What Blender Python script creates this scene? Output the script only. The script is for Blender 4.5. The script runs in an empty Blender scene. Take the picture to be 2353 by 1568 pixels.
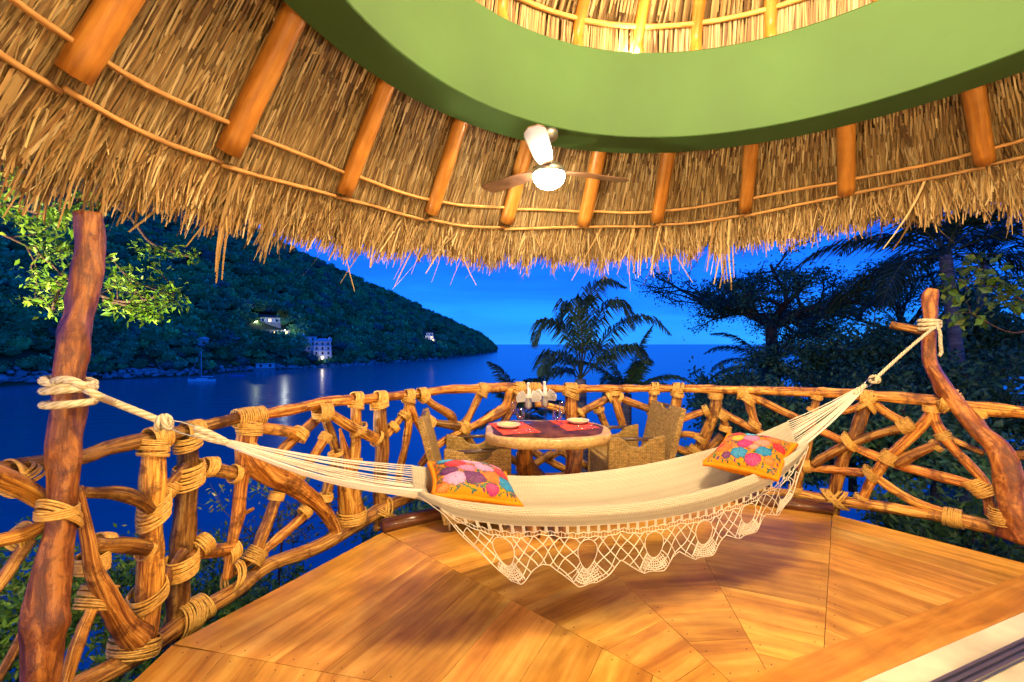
import bpy, math, random
import numpy as np
from mathutils import Vector, Matrix

R_ = random.Random(11)
RNG = np.random.default_rng(7)
sc = bpy.context.scene
col = sc.collection

# ------------------------------------------------------------------ camera
EYE = 1.4                                    # eye height above the deck, metres
cam_d = bpy.data.cameras.new("camera")
cam_d.sensor_width = 36.0
cam_d.lens = 36.0 * 1000 / 2353
cam_d.shift_y = 6.0 / 2353
cam_d.clip_start = 0.05
cam_d.clip_end = 9000
cam = bpy.data.objects.new("camera", cam_d)
cam.location = (0, 0, EYE)
cam.rotation_euler = (math.radians(90), 0, 0)
col.objects.link(cam)
sc.camera = cam

# ------------------------------------------------------------------ dusk sky
world = bpy.data.worlds.new("World")
sc.world = world
world.use_nodes = True
wn = world.node_tree.nodes
wl = world.node_tree.links
wn.clear()
sky = wn.new("ShaderNodeTexSky")
sky.sky_type = 'NISHITA'
sky.sun_disc = False
sky.sun_elevation = math.radians(50)
sky.sun_rotation = math.radians(180)
sky.air_density = 1.0
sky.dust_density = 0.05
sky.ozone_density = 4.0
tint = wn.new("ShaderNodeMix"); tint.data_type = 'RGBA'; tint.blend_type = 'MULTIPLY'
tint.inputs[0].default_value = 1.0
tint.inputs[7].default_value = SKY_TINT = (0.028, 0.37, 1.75, 1)   # tungsten white balance
wl.new(sky.outputs[0], tint.inputs[6])
# thin streaks of high cloud
tc = wn.new("ShaderNodeTexCoord")
mp = wn.new("ShaderNodeMapping"); mp.inputs[3].default_value = (1.3, 1.3, 9.0)
wl.new(tc.outputs['Generated'], mp.inputs[0])
nz = wn.new("ShaderNodeTexNoise"); nz.inputs['Scale'].default_value = 2.2; nz.inputs['Detail'].default_value = 6
nz.inputs['Distortion'].default_value = 0.6
wl.new(mp.outputs[0], nz.inputs['Vector'])
cr = wn.new("ShaderNodeMapRange")
cr.inputs[1].default_value = 0.35; cr.inputs[2].default_value = 0.75
cr.inputs[3].default_value = 0.80; cr.inputs[4].default_value = 1.22
wl.new(nz.outputs['Fac'], cr.inputs[0])
cm = wn.new("ShaderNodeMix"); cm.data_type = 'RGBA'; cm.blend_type = 'MULTIPLY'
cm.inputs[0].default_value = 1.0
wl.new(tint.outputs[2], cm.inputs[6]); wl.new(cr.outputs[0], cm.inputs[7])
bg = wn.new("ShaderNodeBackground"); bg.inputs[1].default_value = 0.13
wl.new(cm.outputs[2], bg.inputs[0])
wo = wn.new("ShaderNodeOutputWorld"); wl.new(bg.outputs[0], wo.inputs[0])

# ------------------------------------------------------------------ exposure, sampling
vs = sc.view_settings
vs.view_transform = 'Standard'; vs.look = 'None'; vs.exposure = 0.0; vs.gamma = 1.0
vs.use_curve_mapping = False
cy = sc.cycles
cy.max_bounces = 7; cy.diffuse_bounces = 3; cy.glossy_bounces = 3; cy.transmission_bounces = 6
cy.transparent_max_bounces = 10; cy.caustics_reflective = False; cy.caustics_refractive = False
cy.sample_clamp_indirect = 4.0
cy.use_denoising = True

# ------------------------------------------------------------------ helpers
def V2W(px, py, D):
    """a point of the place seen at (px, py) of a 2353 px wide sheet, D metres in front of the eye"""
    return np.array([(px - 1176.5) / 1000 * D, D, EYE - (py - 790) / 1000 * D])

CD = np.array([1.02, 1.455])                 # centre of the round deck and its railing
CR = np.array([1.05, 1.38])                  # centre of the roof ring

def cyl_D(px, C, Rr):
    dx = (px - 1176.5) / 1000
    a = dx * dx + 1; b = -2 * (dx * C[0] + C[1]); c = C @ C - Rr * Rr
    return (-b + math.sqrt(b * b - 4 * a * c)) / (2 * a)

def RC(px, py, Rr=2.85):                     # point on the railing's cylinder
    return V2W(px, py, cyl_D(px, CD, Rr))

def floorpt(px, py, z=0.0):
    D = (EYE - z) * 1000 / (py - 790)
    return V2W(px, py, D)

def link_mesh(name, V, F, mat, parent=None, uv=None, colr=None, smooth=True, tint=None):
    """V (n,3) array; F list of faces or (m,k) int array; uv per loop (flat list order), colr per vertex"""
    me = bpy.data.meshes.new(name)
    V = np.asarray(V, dtype=np.float64)
    if isinstance(F, np.ndarray):
        m, k = F.shape
        me.vertices.add(len(V)); me.vertices.foreach_set('co', V.astype(np.float32).ravel())
        me.loops.add(m * k); me.loops.foreach_set('vertex_index', F.astype(np.int32).ravel())
        me.polygons.add(m)
        me.polygons.foreach_set('loop_start', np.arange(0, m * k, k, dtype=np.int32))
        me.update(calc_edges=True)
    else:
        me.from_pydata(V.tolist(), [], [list(f) for f in F])
        me.update()
    if uv is not None:
        l = me.uv_layers.new(name='UVMap')
        l.data.foreach_set('uv', np.asarray(uv, dtype=np.float32).ravel())
    if colr is not None:
        a = me.color_attributes.new('Col', 'FLOAT_COLOR', 'POINT')
        c = np.ones((len(V), 4), np.float32); c[:, :3] = colr
        a.data.foreach_set('color', c.ravel())
    me.validate(); me.update()
    me.polygons.foreach_set('use_smooth', np.full(len(me.polygons), bool(smooth)))
    me.materials.append(mat)
    o = bpy.data.objects.new(name, me)
    col.objects.link(o)
    if parent is not None:
        o.parent = parent
    if tint is not None:
        o.color = (*tint, 1)
    return o

class Geo:
    """quads (and other faces) with per-loop uv, gathered into one mesh"""
    def __init__(s): s.V = []; s.F = []; s.U = []; s.C = []; s.n = 0
    def add(s, V, F, U=None, c=None):
        V = np.asarray(V, float).reshape(-1, 3); F = np.asarray(F, int)
        s.V.append(V); s.F.append(F + s.n); s.n += len(V)
        s.U.append(np.zeros((F.size, 2)) if U is None else np.asarray(U, float).reshape(-1, 2))
        s.C.append(np.ones((len(V), 3)) if c is None else np.broadcast_to(np.asarray(c, float), (len(V), 3)))
        return s
    def build(s, name, mat, parent=None, smooth=True, tint=None, color=False):
        V = np.vstack(s.V); U = np.vstack(s.U)
        ks = {f.shape[1] for f in s.F}
        F = np.vstack(s.F) if len(ks) == 1 else [r for f in s.F for r in f.tolist()]
        return link_mesh(name, V, F, mat, parent, U, np.vstack(s.C) if color else None, smooth, tint)

def catmull(P, step=None, n=None):
    P = np.asarray(P, float)
    if len(P) < 3:
        m = n or max(2, int(np.linalg.norm(P[-1, :3] - P[0, :3]) / (step or .05)) + 1)
        t = np.linspace(0, 1, m)[:, None]
        return P[0] * (1 - t) + P[-1] * t
    Q = np.vstack([2 * P[0] - P[1], P, 2 * P[-1] - P[-2]])
    out = []
    for i in range(1, len(Q) - 2):
        a, b, c, d = Q[i - 1:i + 3]
        L = np.linalg.norm(c[:3] - b[:3])
        m = max(2, int(L / step)) if step else max(2, int(n / (len(P) - 1)))
        t = np.linspace(0, 1, m, endpoint=False)[:, None]
        out.append(.5 * ((2 * b) + (c - a) * t + (2 * a - 5 * b + 4 * c - d) * t ** 2 + (3 * b - a - 3 * c + d) * t ** 3))
    out.append(P[-1:])
    return np.vstack(out)

def frames(P):
    T = np.gradient(P, axis=0); T /= np.linalg.norm(T, axis=1)[:, None] + 1e-12
    n = np.cross(T[0], [0, 0, 1.0])
    if np.linalg.norm(n) < 1e-3: n = np.cross(T[0], [1.0, 0, 0])
    n /= np.linalg.norm(n)
    N = [n]
    for i in range(1, len(P)):
        n = n - T[i] * (n @ T[i]); n /= np.linalg.norm(n) + 1e-12; N.append(n)
    N = np.array(N); B = np.cross(T, N)
    return T, N, B

def tube(P, r, sides=8, cap=True, knob=0.0, seed=0, closed=False, flat=1.0):
    """returns V, F(quads), UV. knob: relative size of lumps"""
    P = np.asarray(P, float); n = len(P)
    r = np.broadcast_to(np.asarray(r, float), (n,)).copy()
    T, N, B = frames(P)
    s = np.concatenate([[0], np.cumsum(np.linalg.norm(np.diff(P, axis=0), axis=1))])
    a = np.linspace(0, 2 * np.pi, sides, endpoint=False)
    rr = np.repeat(r[:, None], sides, 1)
    if knob:
        g = np.random.default_rng(seed)
        Rm = max(r.mean(), 1e-4)
        for _ in range(5):
            k = g.integers(0, 4); ph = g.uniform(0, 6.28, 2); fr = g.uniform(.25, 1.1) / Rm
            rr *= 1 + knob * .38 * np.sin(k * a[None] + ph[0]) * np.sin(fr * s[:, None] + ph[1])
        for _ in range(int(s[-1] / .22) + 1):                # knots
            s0 = g.uniform(0, s[-1]); a0 = g.uniform(0, 6.28); am = g.uniform(.2, .6) * knob * 2
            da = np.angle(np.exp(1j * (a[None] - a0)))
            rr *= 1 + am * np.exp(-(((s[:, None] - s0) / (Rm * .8)) ** 2 + (da / .7) ** 2))
    V = P[:, None] + rr[:, :, None] * (np.cos(a)[None, :, None] * N[:, None] + flat * np.sin(a)[None, :, None] * B[:, None])
    V = V.reshape(-1, 3)
    i = np.arange(n if closed else n - 1)[:, None]; j = np.arange(sides)[None]
    i2 = (i + 1) % n; j2 = (j + 1) % sides
    F = np.stack([i * sides + j, i * sides + j2, i2 * sides + j2, i2 * sides + j], -1).reshape(-1, 4)
    u0 = j / sides + 0 * i; u1 = (j + 1) / sides + 0 * i
    ss = np.append(s, s[-1] + .01) if closed else s
    v0 = ss[i] + 0 * j; v1 = ss[i + 1] + 0 * j
    U = np.stack([np.stack([u0, v0], -1), np.stack([u1, v0], -1), np.stack([u1, v1], -1), np.stack([u0, v1], -1)], -2).reshape(-1, 2)
    if cap and not closed:
        c0, c1 = len(V), len(V) + 1
        V = np.vstack([V, P[0] - T[0] * r[0] * .12, P[-1] + T[-1] * r[-1] * .12])
        f0 = [[c0, (q + 1) % sides, q, q] for q in range(sides)]
        b = (n - 1) * sides
        f1 = [[c1, b + q, b + (q + 1) % sides, b + (q + 1) % sides] for q in range(sides)]
        # quads must not be degenerate: fan in pairs
        f0 = [[c0, (q + 2) % sides, (q + 1) % sides, q] for q in range(0, sides, 2)]
        f1 = [[c1, b + q, b + (q + 1) % sides, b + (q + 2) % sides] for q in range(0, sides, 2)]
        F = np.vstack([F, f0, f1])
        U = np.vstack([U, np.tile([[.5, .0], [.55, .02], [.6, .0], [.5, .02]], (len(f0) + len(f1), 1))])
    return V, F, U

def box(g, lo, hi, M=None, uvscale=1.0):
    lo = np.array(lo, float); hi = np.array(hi, float)
    V = np.array([[x, y, z] for z in (lo[2], hi[2]) for y in (lo[1], hi[1]) for x in (lo[0], hi[0])])
    F = np.array([[0, 2, 3, 1], [4, 5, 7, 6], [0, 1, 5, 4], [2, 6, 7, 3], [0, 4, 6, 2], [1, 3, 7, 5]])
    U = V[F][:, :, :2].reshape(-1, 2) * uvscale
    if M is not None:
        V = V @ np.array(M)[:3, :3].T + np.array(M)[:3, 3]
    g.add(V, F, U)
    return g

def lathe(prof, segs=24):
    """prof [(r,z)...] -> V,F"""
    prof = np.array(prof, float); n = len(prof)
    a = np.linspace(0, 2 * np.pi, segs, endpoint=False)
    V = np.stack([prof[:, 0][:, None] * np.cos(a), prof[:, 0][:, None] * np.sin(a), np.repeat(prof[:, 1][:, None], segs, 1)], -1).reshape(-1, 3)
    i = np.arange(n - 1)[:, None]; j = np.arange(segs)[None]; j2 = (j + 1) % segs
    F = np.stack([i * segs + j, i * segs + j2, (i + 1) * segs + j2, (i + 1) * segs + j], -1).reshape(-1, 4)
    return V, F

def prism(poly, O, U, W, N, th):
    """2D polygon (list of (u,w)) in plane O+u*U+w*W, thickness th along N, as ngons"""
    poly = np.array(poly, float); n = len(poly)
    O, U, W, N = (np.array(q, float) for q in (O, U, W, N))
    A = O + poly[:, :1] * U + poly[:, 1:] * W
    B = A + N * th
    F = [list(range(n))[::-1], list(range(n, 2 * n))] + [[i, (i + 1) % n, (i + 1) % n + n, i + n] for i in range(n)]
    return np.vstack([A, B]), F

def empty(name, loc=(0, 0, 0), rz=0.0, label=None, cat=None, group=None, kind=None):
    o = bpy.data.objects.new(name, None)
    o.empty_display_size = .1
    o.location = loc; o.rotation_euler = (0, 0, rz)
    col.objects.link(o)
    return tag(o, label, cat, group, kind)

def tag(o, label=None, cat=None, group=None, kind=None):
    if label: o['label'] = label
    if cat: o['category'] = cat
    if group: o['group'] = group
    if kind: o['kind'] = kind
    return o

def rotz(a):
    c, s = math.cos(a), math.sin(a)
    return np.array([[c, -s, 0], [s, c, 0], [0, 0, 1.0]])

# ------------------------------------------------------------------ materials
def nmat(name):
    m = bpy.data.materials.new(name); m.use_nodes = True
    nt = m.node_tree; b = nt.nodes['Principled BSDF']
    return m, nt, b

def plain(name, c, rough=.5, metal=0.0, spec=.5, coat=0.0, bump=0.0, bscale=60, var=0.0, emit=None, es=0):
    m, nt, b = nmat(name)
    b.inputs['Base Color'].default_value = (*c, 1); b.inputs['Roughness'].default_value = rough
    b.inputs['Metallic'].default_value = metal; b.inputs['Specular IOR Level'].default_value = spec
    b.inputs['Coat Weight'].default_value = coat; b.inputs['Coat Roughness'].default_value = .15
    if emit:
        b.inputs['Emission Color'].default_value = (*emit, 1); b.inputs['Emission Strength'].default_value = es
    if bump or var:
        t = nt.nodes.new('ShaderNodeTexCoord'); n = nt.nodes.new('ShaderNodeTexNoise')
        n.inputs['Scale'].default_value = bscale; n.inputs['Detail'].default_value = 5
        nt.links.new(t.outputs['Object'], n.inputs['Vector'])
        if bump:
            bp = nt.nodes.new('ShaderNodeBump'); bp.inputs['Strength'].default_value = bump; bp.inputs['Distance'].default_value = .01
            nt.links.new(n.outputs['Fac'], bp.inputs['Height']); nt.links.new(bp.outputs[0], b.inputs['Normal'])
        if var:
            n2 = nt.nodes.new('ShaderNodeTexNoise'); n2.inputs['Scale'].default_value = bscale * .12; n2.inputs['Detail'].default_value = 6
            nt.links.new(t.outputs['Object'], n2.inputs['Vector'])
            mr = nt.nodes.new('ShaderNodeMapRange'); mr.inputs[1].default_value = .25; mr.inputs[2].default_value = .75
            mr.inputs[3].default_value = 1 - var; mr.inputs[4].default_value = 1 + var
            nt.links.new(n2.outputs['Fac'], mr.inputs[0])
            mx = nt.nodes.new('ShaderNodeMix'); mx.data_type = 'RGBA'; mx.blend_type = 'MULTIPLY'; mx.inputs[0].default_value = 1
            mx.inputs[6].default_value = (*c, 1); nt.links.new(mr.outputs[0], mx.inputs[7])
            nt.links.new(mx.outputs[2], b.inputs['Base Color'])
    return m

def ramp(nt, stops):
    r = nt.nodes.new('ShaderNodeValToRGB')
    e = r.color_ramp.elements
    while len(e) < len(stops): e.new(.5)
    for q, (p, c) in zip(e, stops):
        q.position = p; q.color = (*c, 1)
    return r

def uvwood(name, dark, mid, light, su=5.0, sv=2.5, rough=.28, coat=.35, bump=.35, objcol=True, blotch=.5, rnd=.25):
    """wood with grain running along v of the uv map; object colour tints it"""
    m, nt, b = nmat(name); L = nt.links
    t = nt.nodes.new('ShaderNodeTexCoord'); oi = nt.nodes.new('ShaderNodeObjectInfo')
    mp = nt.nodes.new('ShaderNodeMapping'); mp.inputs[3].default_value = (su, sv, 1)
    L.new(t.outputs['UV'], mp.inputs[0])
    ad = nt.nodes.new('ShaderNodeVectorMath'); ad.operation = 'ADD'
    sc3 = nt.nodes.new('ShaderNodeVectorMath'); sc3.operation = 'SCALE'; sc3.inputs[0].default_value = (13.7, 7.1, 31.0)
    L.new(oi.outputs['Random'], sc3.inputs['Scale']); L.new(mp.outputs[0], ad.inputs[0]); L.new(sc3.outputs[0], ad.inputs[1])
    n1 = nt.nodes.new('ShaderNodeTexNoise'); n1.inputs['Scale'].default_value = 2.0; n1.inputs['Detail'].default_value = 8; n1.inputs['Roughness'].default_value = .62
    n1.inputs['Distortion'].default_value = .5
    L.new(ad.outputs[0], n1.inputs['Vector'])
    r = ramp(nt, [(.3, dark), (.5, mid), (.72, light)])
    L.new(n1.outputs['Fac'], r.inputs[0])
    # blotches in place
    n2 = nt.nodes.new('ShaderNodeTexNoise'); n2.inputs['Scale'].default_value = 6.5; n2.inputs['Detail'].default_value = 5
    L.new(t.outputs['Object'], n2.inputs['Vector'])
    mr = nt.nodes.new('ShaderNodeMapRange'); mr.inputs[1].default_value = .35; mr.inputs[2].default_value = .68
    mr.inputs[3].default_value = 1 - blotch; mr.inputs[4].default_value = 1.1
    L.new(n2.outputs['Fac'], mr.inputs[0])
    mx = nt.nodes.new('ShaderNodeMix'); mx.data_type = 'RGBA'; mx.blend_type = 'MULTIPLY'; mx.inputs[0].default_value = 1
    L.new(r.outputs[0], mx.inputs[6]); L.new(mr.outputs[0], mx.inputs[7])
    last = mx.outputs[2]
    if rnd:
        m2 = nt.nodes.new('ShaderNodeMapRange'); m2.inputs[3].default_value = 1 - rnd; m2.inputs[4].default_value = 1 + rnd
        L.new(oi.outputs['Random'], m2.inputs[0])
        mz = nt.nodes.new('ShaderNodeMix'); mz.data_type = 'RGBA'; mz.blend_type = 'MULTIPLY'; mz.inputs[0].default_value = 1
        L.new(last, mz.inputs[6]); L.new(m2.outputs[0], mz.inputs[7]); last = mz.outputs[2]
    if objcol:
        my = nt.nodes.new('ShaderNodeMix'); my.data_type = 'RGBA'; my.blend_type = 'MULTIPLY'; my.inputs[0].default_value = 1
        L.new(last, my.inputs[6]); L.new(oi.outputs['Color'], my.inputs[7]); last = my.outputs[2]
    L.new(last, b.inputs['Base Color'])
    rr = nt.nodes.new('ShaderNodeMapRange'); rr.inputs[3].default_value = rough * .7; rr.inputs[4].default_value = min(1, rough * 1.6)
    L.new(n1.outputs['Fac'], rr.inputs[0]); L.new(rr.outputs[0], b.inputs['Roughness'])
    b.inputs['Coat Weight'].default_value = coat; b.inputs['Coat Roughness'].default_value = .12; b.inputs['Specular IOR Level'].default_value = .3
    bp = nt.nodes.new('ShaderNodeBump'); bp.inputs['Strength'].default_value = bump; bp.inputs['Distance'].default_value = .008
    L.new(n1.outputs['Fac'], bp.inputs['Height']); L.new(bp.outputs[0], b.inputs['Normal'])
    return m

def barkwood(name, dark, mid, light, barkc, su=9.0, sv=2.0, rough=.33, coat=.35, bump=.7, bark=.5, bscale=9.0):
    """varnished crooked wood: streaks along v, patches of dark bark left on"""
    m, nt, b = nmat(name); L = nt.links; N = nt.nodes.new
    t = N('ShaderNodeTexCoord'); oi = N('ShaderNodeObjectInfo')
    mp = N('ShaderNodeMapping'); mp.inputs[3].default_value = (su, sv, 1); L.new(t.outputs['UV'], mp.inputs[0])
    ad = N('ShaderNodeVectorMath'); ad.operation = 'ADD'; s3 = N('ShaderNodeVectorMath'); s3.operation = 'SCALE'; s3.inputs[0].default_value = (13.7, 7.1, 31.0)
    L.new(oi.outputs['Random'], s3.inputs['Scale']); L.new(mp.outputs[0], ad.inputs[0]); L.new(s3.outputs[0], ad.inputs[1])
    n1 = N('ShaderNodeTexNoise'); n1.inputs['Scale'].default_value = 1.6; n1.inputs['Detail'].default_value = 9; n1.inputs['Roughness'].default_value = .68; n1.inputs['Distortion'].default_value = .7
    L.new(ad.outputs[0], n1.inputs['Vector'])
    r = ramp(nt, [(.39, dark), (.50, mid), (.60, light)]); L.new(n1.outputs['Fac'], r.inputs[0])
    n2 = N('ShaderNodeTexNoise'); n2.inputs['Scale'].default_value = bscale; n2.inputs['Detail'].default_value = 7; n2.inputs['Roughness'].default_value = .7; n2.inputs['Distortion'].default_value = .4
    L.new(t.outputs['Object'], n2.inputs['Vector'])
    mr = N('ShaderNodeMapRange'); mr.inputs[1].default_value = .50; mr.inputs[2].default_value = .60; L.new(n2.outputs['Fac'], mr.inputs[0])
    mb = N('ShaderNodeMath'); mb.operation = 'MULTIPLY'; mb.inputs[1].default_value = bark; L.new(mr.outputs[0], mb.inputs[0])
    mx = N('ShaderNodeMix'); mx.data_type = 'RGBA'; L.new(mb.outputs[0], mx.inputs[0]); L.new(r.outputs[0], mx.inputs[6]); mx.inputs[7].default_value = (*barkc, 1)
    my = N('ShaderNodeMix'); my.data_type = 'RGBA'; my.blend_type = 'MULTIPLY'; my.inputs[0].default_value = 1
    L.new(mx.outputs[2], my.inputs[6]); L.new(oi.outputs['Color'], my.inputs[7]); L.new(my.outputs[2], b.inputs['Base Color'])
    rr = N('ShaderNodeMapRange'); rr.inputs[3].default_value = rough * .75; rr.inputs[4].default_value = min(1, rough * 1.7); L.new(n2.outputs['Fac'], rr.inputs[0]); L.new(rr.outputs[0], b.inputs['Roughness'])
    b.inputs['Coat Weight'].default_value = coat; b.inputs['Coat Roughness'].default_value = .2; b.inputs['Specular IOR Level'].default_value = .28
    sm = N('ShaderNodeMath'); sm.operation = 'MULTIPLY_ADD'; sm.inputs[1].default_value = .7; L.new(n2.outputs['Fac'], sm.inputs[0]); L.new(n1.outputs['Fac'], sm.inputs[2])
    bp = N('ShaderNodeBump'); bp.inputs['Strength'].default_value = bump; bp.inputs['Distance'].default_value = .016
    L.new(sm.outputs[0], bp.inputs['Height']); L.new(bp.outputs[0], b.inputs['Normal']); L.new(bp.outputs[0], b.inputs['Coat Normal'])
    return m

def attrmat(name, mul=(1, 1, 1), rough=.6, spec=.3, transl=0.0, noise=0.0, nscale=40):
    """colour from the mesh attribute Col"""
    m, nt, b = nmat(name); L = nt.links
    a = nt.nodes.new('ShaderNodeAttribute'); a.attribute_name = 'Col'
    mx = nt.nodes.new('ShaderNodeMix'); mx.data_type = 'RGBA'; mx.blend_type = 'MULTIPLY'; mx.inputs[0].default_value = 1
    L.new(a.outputs['Color'], mx.inputs[6]); mx.inputs[7].default_value = (*mul, 1)
    L.new(mx.outputs[2], b.inputs['Base Color'])
    b.inputs['Roughness'].default_value = rough; b.inputs['Specular IOR Level'].default_value = spec
    if transl:
        t = nt.nodes.new('ShaderNodeBsdfTranslucent'); ms = nt.nodes.new('ShaderNodeMixShader'); ms.inputs[0].default_value = transl
        L.new(mx.outputs[2], t.inputs[0]); L.new(b.outputs[0], ms.inputs[1]); L.new(t.outputs[0], ms.inputs[2])
        L.new(ms.outputs[0], nt.nodes['Material Output'].inputs[0])
    return m
# ================================================================== WATER, HILL, GROUND
WATER_Z = -13.6
def vnoise(x, y, seed=0, oct=4):
    """cheap smooth noise from summed sines (numpy)"""
    g = np.random.default_rng(seed); s = np.zeros(np.broadcast(x, y).shape); a = 1.0; f = 1.0
    for _ in range(oct):
        for _ in range(3):
            th = g.uniform(0, 6.28); ph = g.uniform(0, 6.28)
            s = s + a / 3 * np.sin(f * (x * math.cos(th) + y * math.sin(th)) + ph)
        a *= .55; f *= 1.9
    return s

def grid_faces(nu, nv):
    i = np.arange(nv - 1)[:, None]; j = np.arange(nu - 1)[None]
    return np.stack([i * nu + j, i * nu + j + 1, (i + 1) * nu + j + 1, (i + 1) * nu + j], -1).reshape(-1, 4)

# water
m, nt, b = nmat('sea_water'); L = nt.links
b.inputs['Base Color'].default_value = (.006, .28, .30, 1)
b.inputs['Roughness'].default_value = .22; b.inputs['IOR'].default_value = 1.33
tcn = nt.nodes.new('ShaderNodeTexCoord'); mpn = nt.nodes.new('ShaderNodeMapping'); mpn.inputs[3].default_value = (.10, .30, 1)
mpn.inputs[2].default_value = (0, 0, .3)
L.new(tcn.outputs['Object'], mpn.inputs[0])
nn = nt.nodes.new('ShaderNodeTexNoise'); nn.inputs['Scale'].default_value = 1.0; nn.inputs['Detail'].default_value = 4
L.new(mpn.outputs[0], nn.inputs['Vector'])
bpn = nt.nodes.new('ShaderNodeBump'); bpn.inputs['Strength'].default_value = .35; bpn.inputs['Distance'].default_value = .35
L.new(nn.outputs['Fac'], bpn.inputs['Height']); L.new(bpn.outputs[0], b.inputs['Normal'])
MAT_WATER = m
wv = np.array([[-4000, 6, WATER_Z], [4000, 6, WATER_Z], [4000, 8000, WATER_Z], [-4000, 8000, WATER_Z],
               [-4000, -2000, WATER_Z], [4000, -2000, WATER_Z]])
tag(link_mesh('water', wv, np.array([[0, 1, 2, 3], [4, 5, 1, 0]]), MAT_WATER, smooth=False), kind='structure')

# headland: shore line and crest line (x, y, z)
def shore(px, py):
    D = (EYE - WATER_Z) * 1000 / (py - 790); q = V2W(px, py, D); return q
SH = np.array([shore(1141, 807.5), shore(1120, 812), shore(1075, 818), shore(1000, 826), shore(930, 832), shore(850, 838), shore(780, 842), shore(700, 847),
               shore(620, 851), shore(540, 856), shore(430, 866), shore(330, 870), shore(240, 873), shore(120, 881), shore(0, 890), shore(-150, 900), shore(-400, 915), shore(-900, 935), shore(-2000, 960)])
CRST = np.array([V2W(1137, 800, 845), V2W(1126, 789, 850), V2W(1100, 772, 820), V2W(1050, 750, 760), V2W(985, 720, 700), V2W(900, 682, 640), V2W(820, 645, 590), V2W(740, 613, 560),
                 V2W(650, 570, 530), V2W(560, 525, 500), V2W(440, 478, 480), V2W(320, 430, 470), V2W(200, 385, 460), V2W(60, 335, 450), V2W(-100, 290, 440), V2W(-350, 240, 430), V2W(-700, 200, 430), V2W(-1500, 170, 420), V2W(-3200, 150, 400)])
NU, NV = 124, 40
tt = np.linspace(0, 1, len(SH)); ti = np.linspace(0, 1, NU)
def resamp(A): return np.stack([np.interp(ti, tt, A[:, k]) for k in range(3)], 1)
S_, Q_ = resamp(SH), resamp(CRST)
vv = np.linspace(0, 1.35, NV)
def hill_pt(u, v):
    """u, v arrays in 0..1 (v past 1 goes over the crest)"""
    s = np.stack([np.interp(u, ti, S_[:, k]) for k in range(3)], -1)
    q = np.stack([np.interp(u, ti, Q_[:, k]) for k in range(3)], -1)
    vc = np.minimum(v, 1.0)
    p = s + (q - s) * v[..., None]
    h = vc ** .82
    over = np.maximum(v - 1, 0)
    z = s[..., 2] + (q[..., 2] - s[..., 2]) * (h - over * 1.6)
    amp = np.clip(v * 6, 0, 1) * np.clip((1.05 - v) * 6, 0.1, 1)
    z = z + amp * (q[..., 2] - s[..., 2]) * .045 * vnoise(p[..., 0] * .022, p[..., 1] * .022, 5)
    p = p.copy(); p[..., 2] = z + np.where(v < .02, -1.0, .0)
    return p
UU, VVv = np.meshgrid(ti, vv)
HP = hill_pt(UU, VVv)
MAT_HILL = plain('hill_soil', (.05, .10, .04), .95, var=.5, bscale=.6)
tag(link_mesh('hill', HP.reshape(-1, 3), grid_faces(NU, NV)[:, ::-1], MAT_HILL), kind='structure')

# lumpy tree crowns of the far wood: cores + leaf tufts, gathered as one mass
def ico(sub=1):
    import bmesh
    bm = bmesh.new(); bmesh.ops.create_icosphere(bm, subdivisions=sub, radius=1)
    V = np.array([v.co[:] for v in bm.verts]); F = np.array([[v.index for v in f.verts] for f in bm.faces]); bm.free()
    return V, F
IV, IF = ico(2)
def leaf_quads(pos, dirs, ln, wd, rng, fold=.25):
    n = len(pos)
    rv = rng.normal(size=(n, 3)); sd = np.cross(dirs, rv); sd /= np.linalg.norm(sd, axis=1)[:, None] + 1e-9
    nr = np.cross(dirs, sd)
    ln = np.broadcast_to(ln, (n,))[:, None]; wd = np.broadcast_to(wd, (n,))[:, None]
    a = pos; c = pos + dirs * ln
    b_ = pos + dirs * ln * .45 + sd * wd * .5 + nr * wd * fold * .5; d_ = pos + dirs * ln * .45 - sd * wd * .5 + nr * wd * fold * .5
    V = np.stack([a, b_, c, d_], 1).reshape(-1, 3)
    return V, np.arange(4 * n).reshape(-1, 4)
def unit(n, rng):
    v = rng.normal(size=(n, 3)); return v / np.linalg.norm(v, axis=1)[:, None]

def crown_proto(seed, nleaf=70):
    g = np.random.default_rng(seed)
    V = IV.copy()
    d = np.ones(len(V))
    for _ in range(7):
        c = unit(1, g)[0]; d += .28 * np.exp(-(1 - V @ c) / .12) * g.uniform(.3, 1)
    V = V * d[:, None] * .82; V[:, 2] *= .72
    p = unit(nleaf, g); p[:, 2] = np.abs(p[:, 2]) * .9 - .1 
    p /= np.linalg.norm(p, axis=1)[:, None]
    dd = p + .6 * unit(nleaf, g); dd /= np.linalg.norm(dd, axis=1)[:, None]
    pos = p * g.uniform(.62, 1.02, nleaf)[:, None]; pos[:, 2] *= .74
    LV, LF = leaf_quads(pos, dd, g.uniform(.25, .55, nleaf), g.uniform(.2, .42, nleaf), g)
    return V, IF, LV, LF
PROTO = [crown_proto(40 + k) for k in range(8)]
g = np.random.default_rng(3)
NT = 6700
uu = g.uniform(0, 1, NT); vq = g.uniform(.03, 1.06, NT)
uu = np.concatenate([uu, g.uniform(0, 1, 1100)]); vq = np.concatenate([vq, g.uniform(.008, .12, 1100)])
pts = hill_pt(uu, vq)
dist = np.hypot(pts[:, 0], pts[:, 1])
keep = (np.abs(pts[:, 0] / pts[:, 1]) < 2.6)
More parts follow.
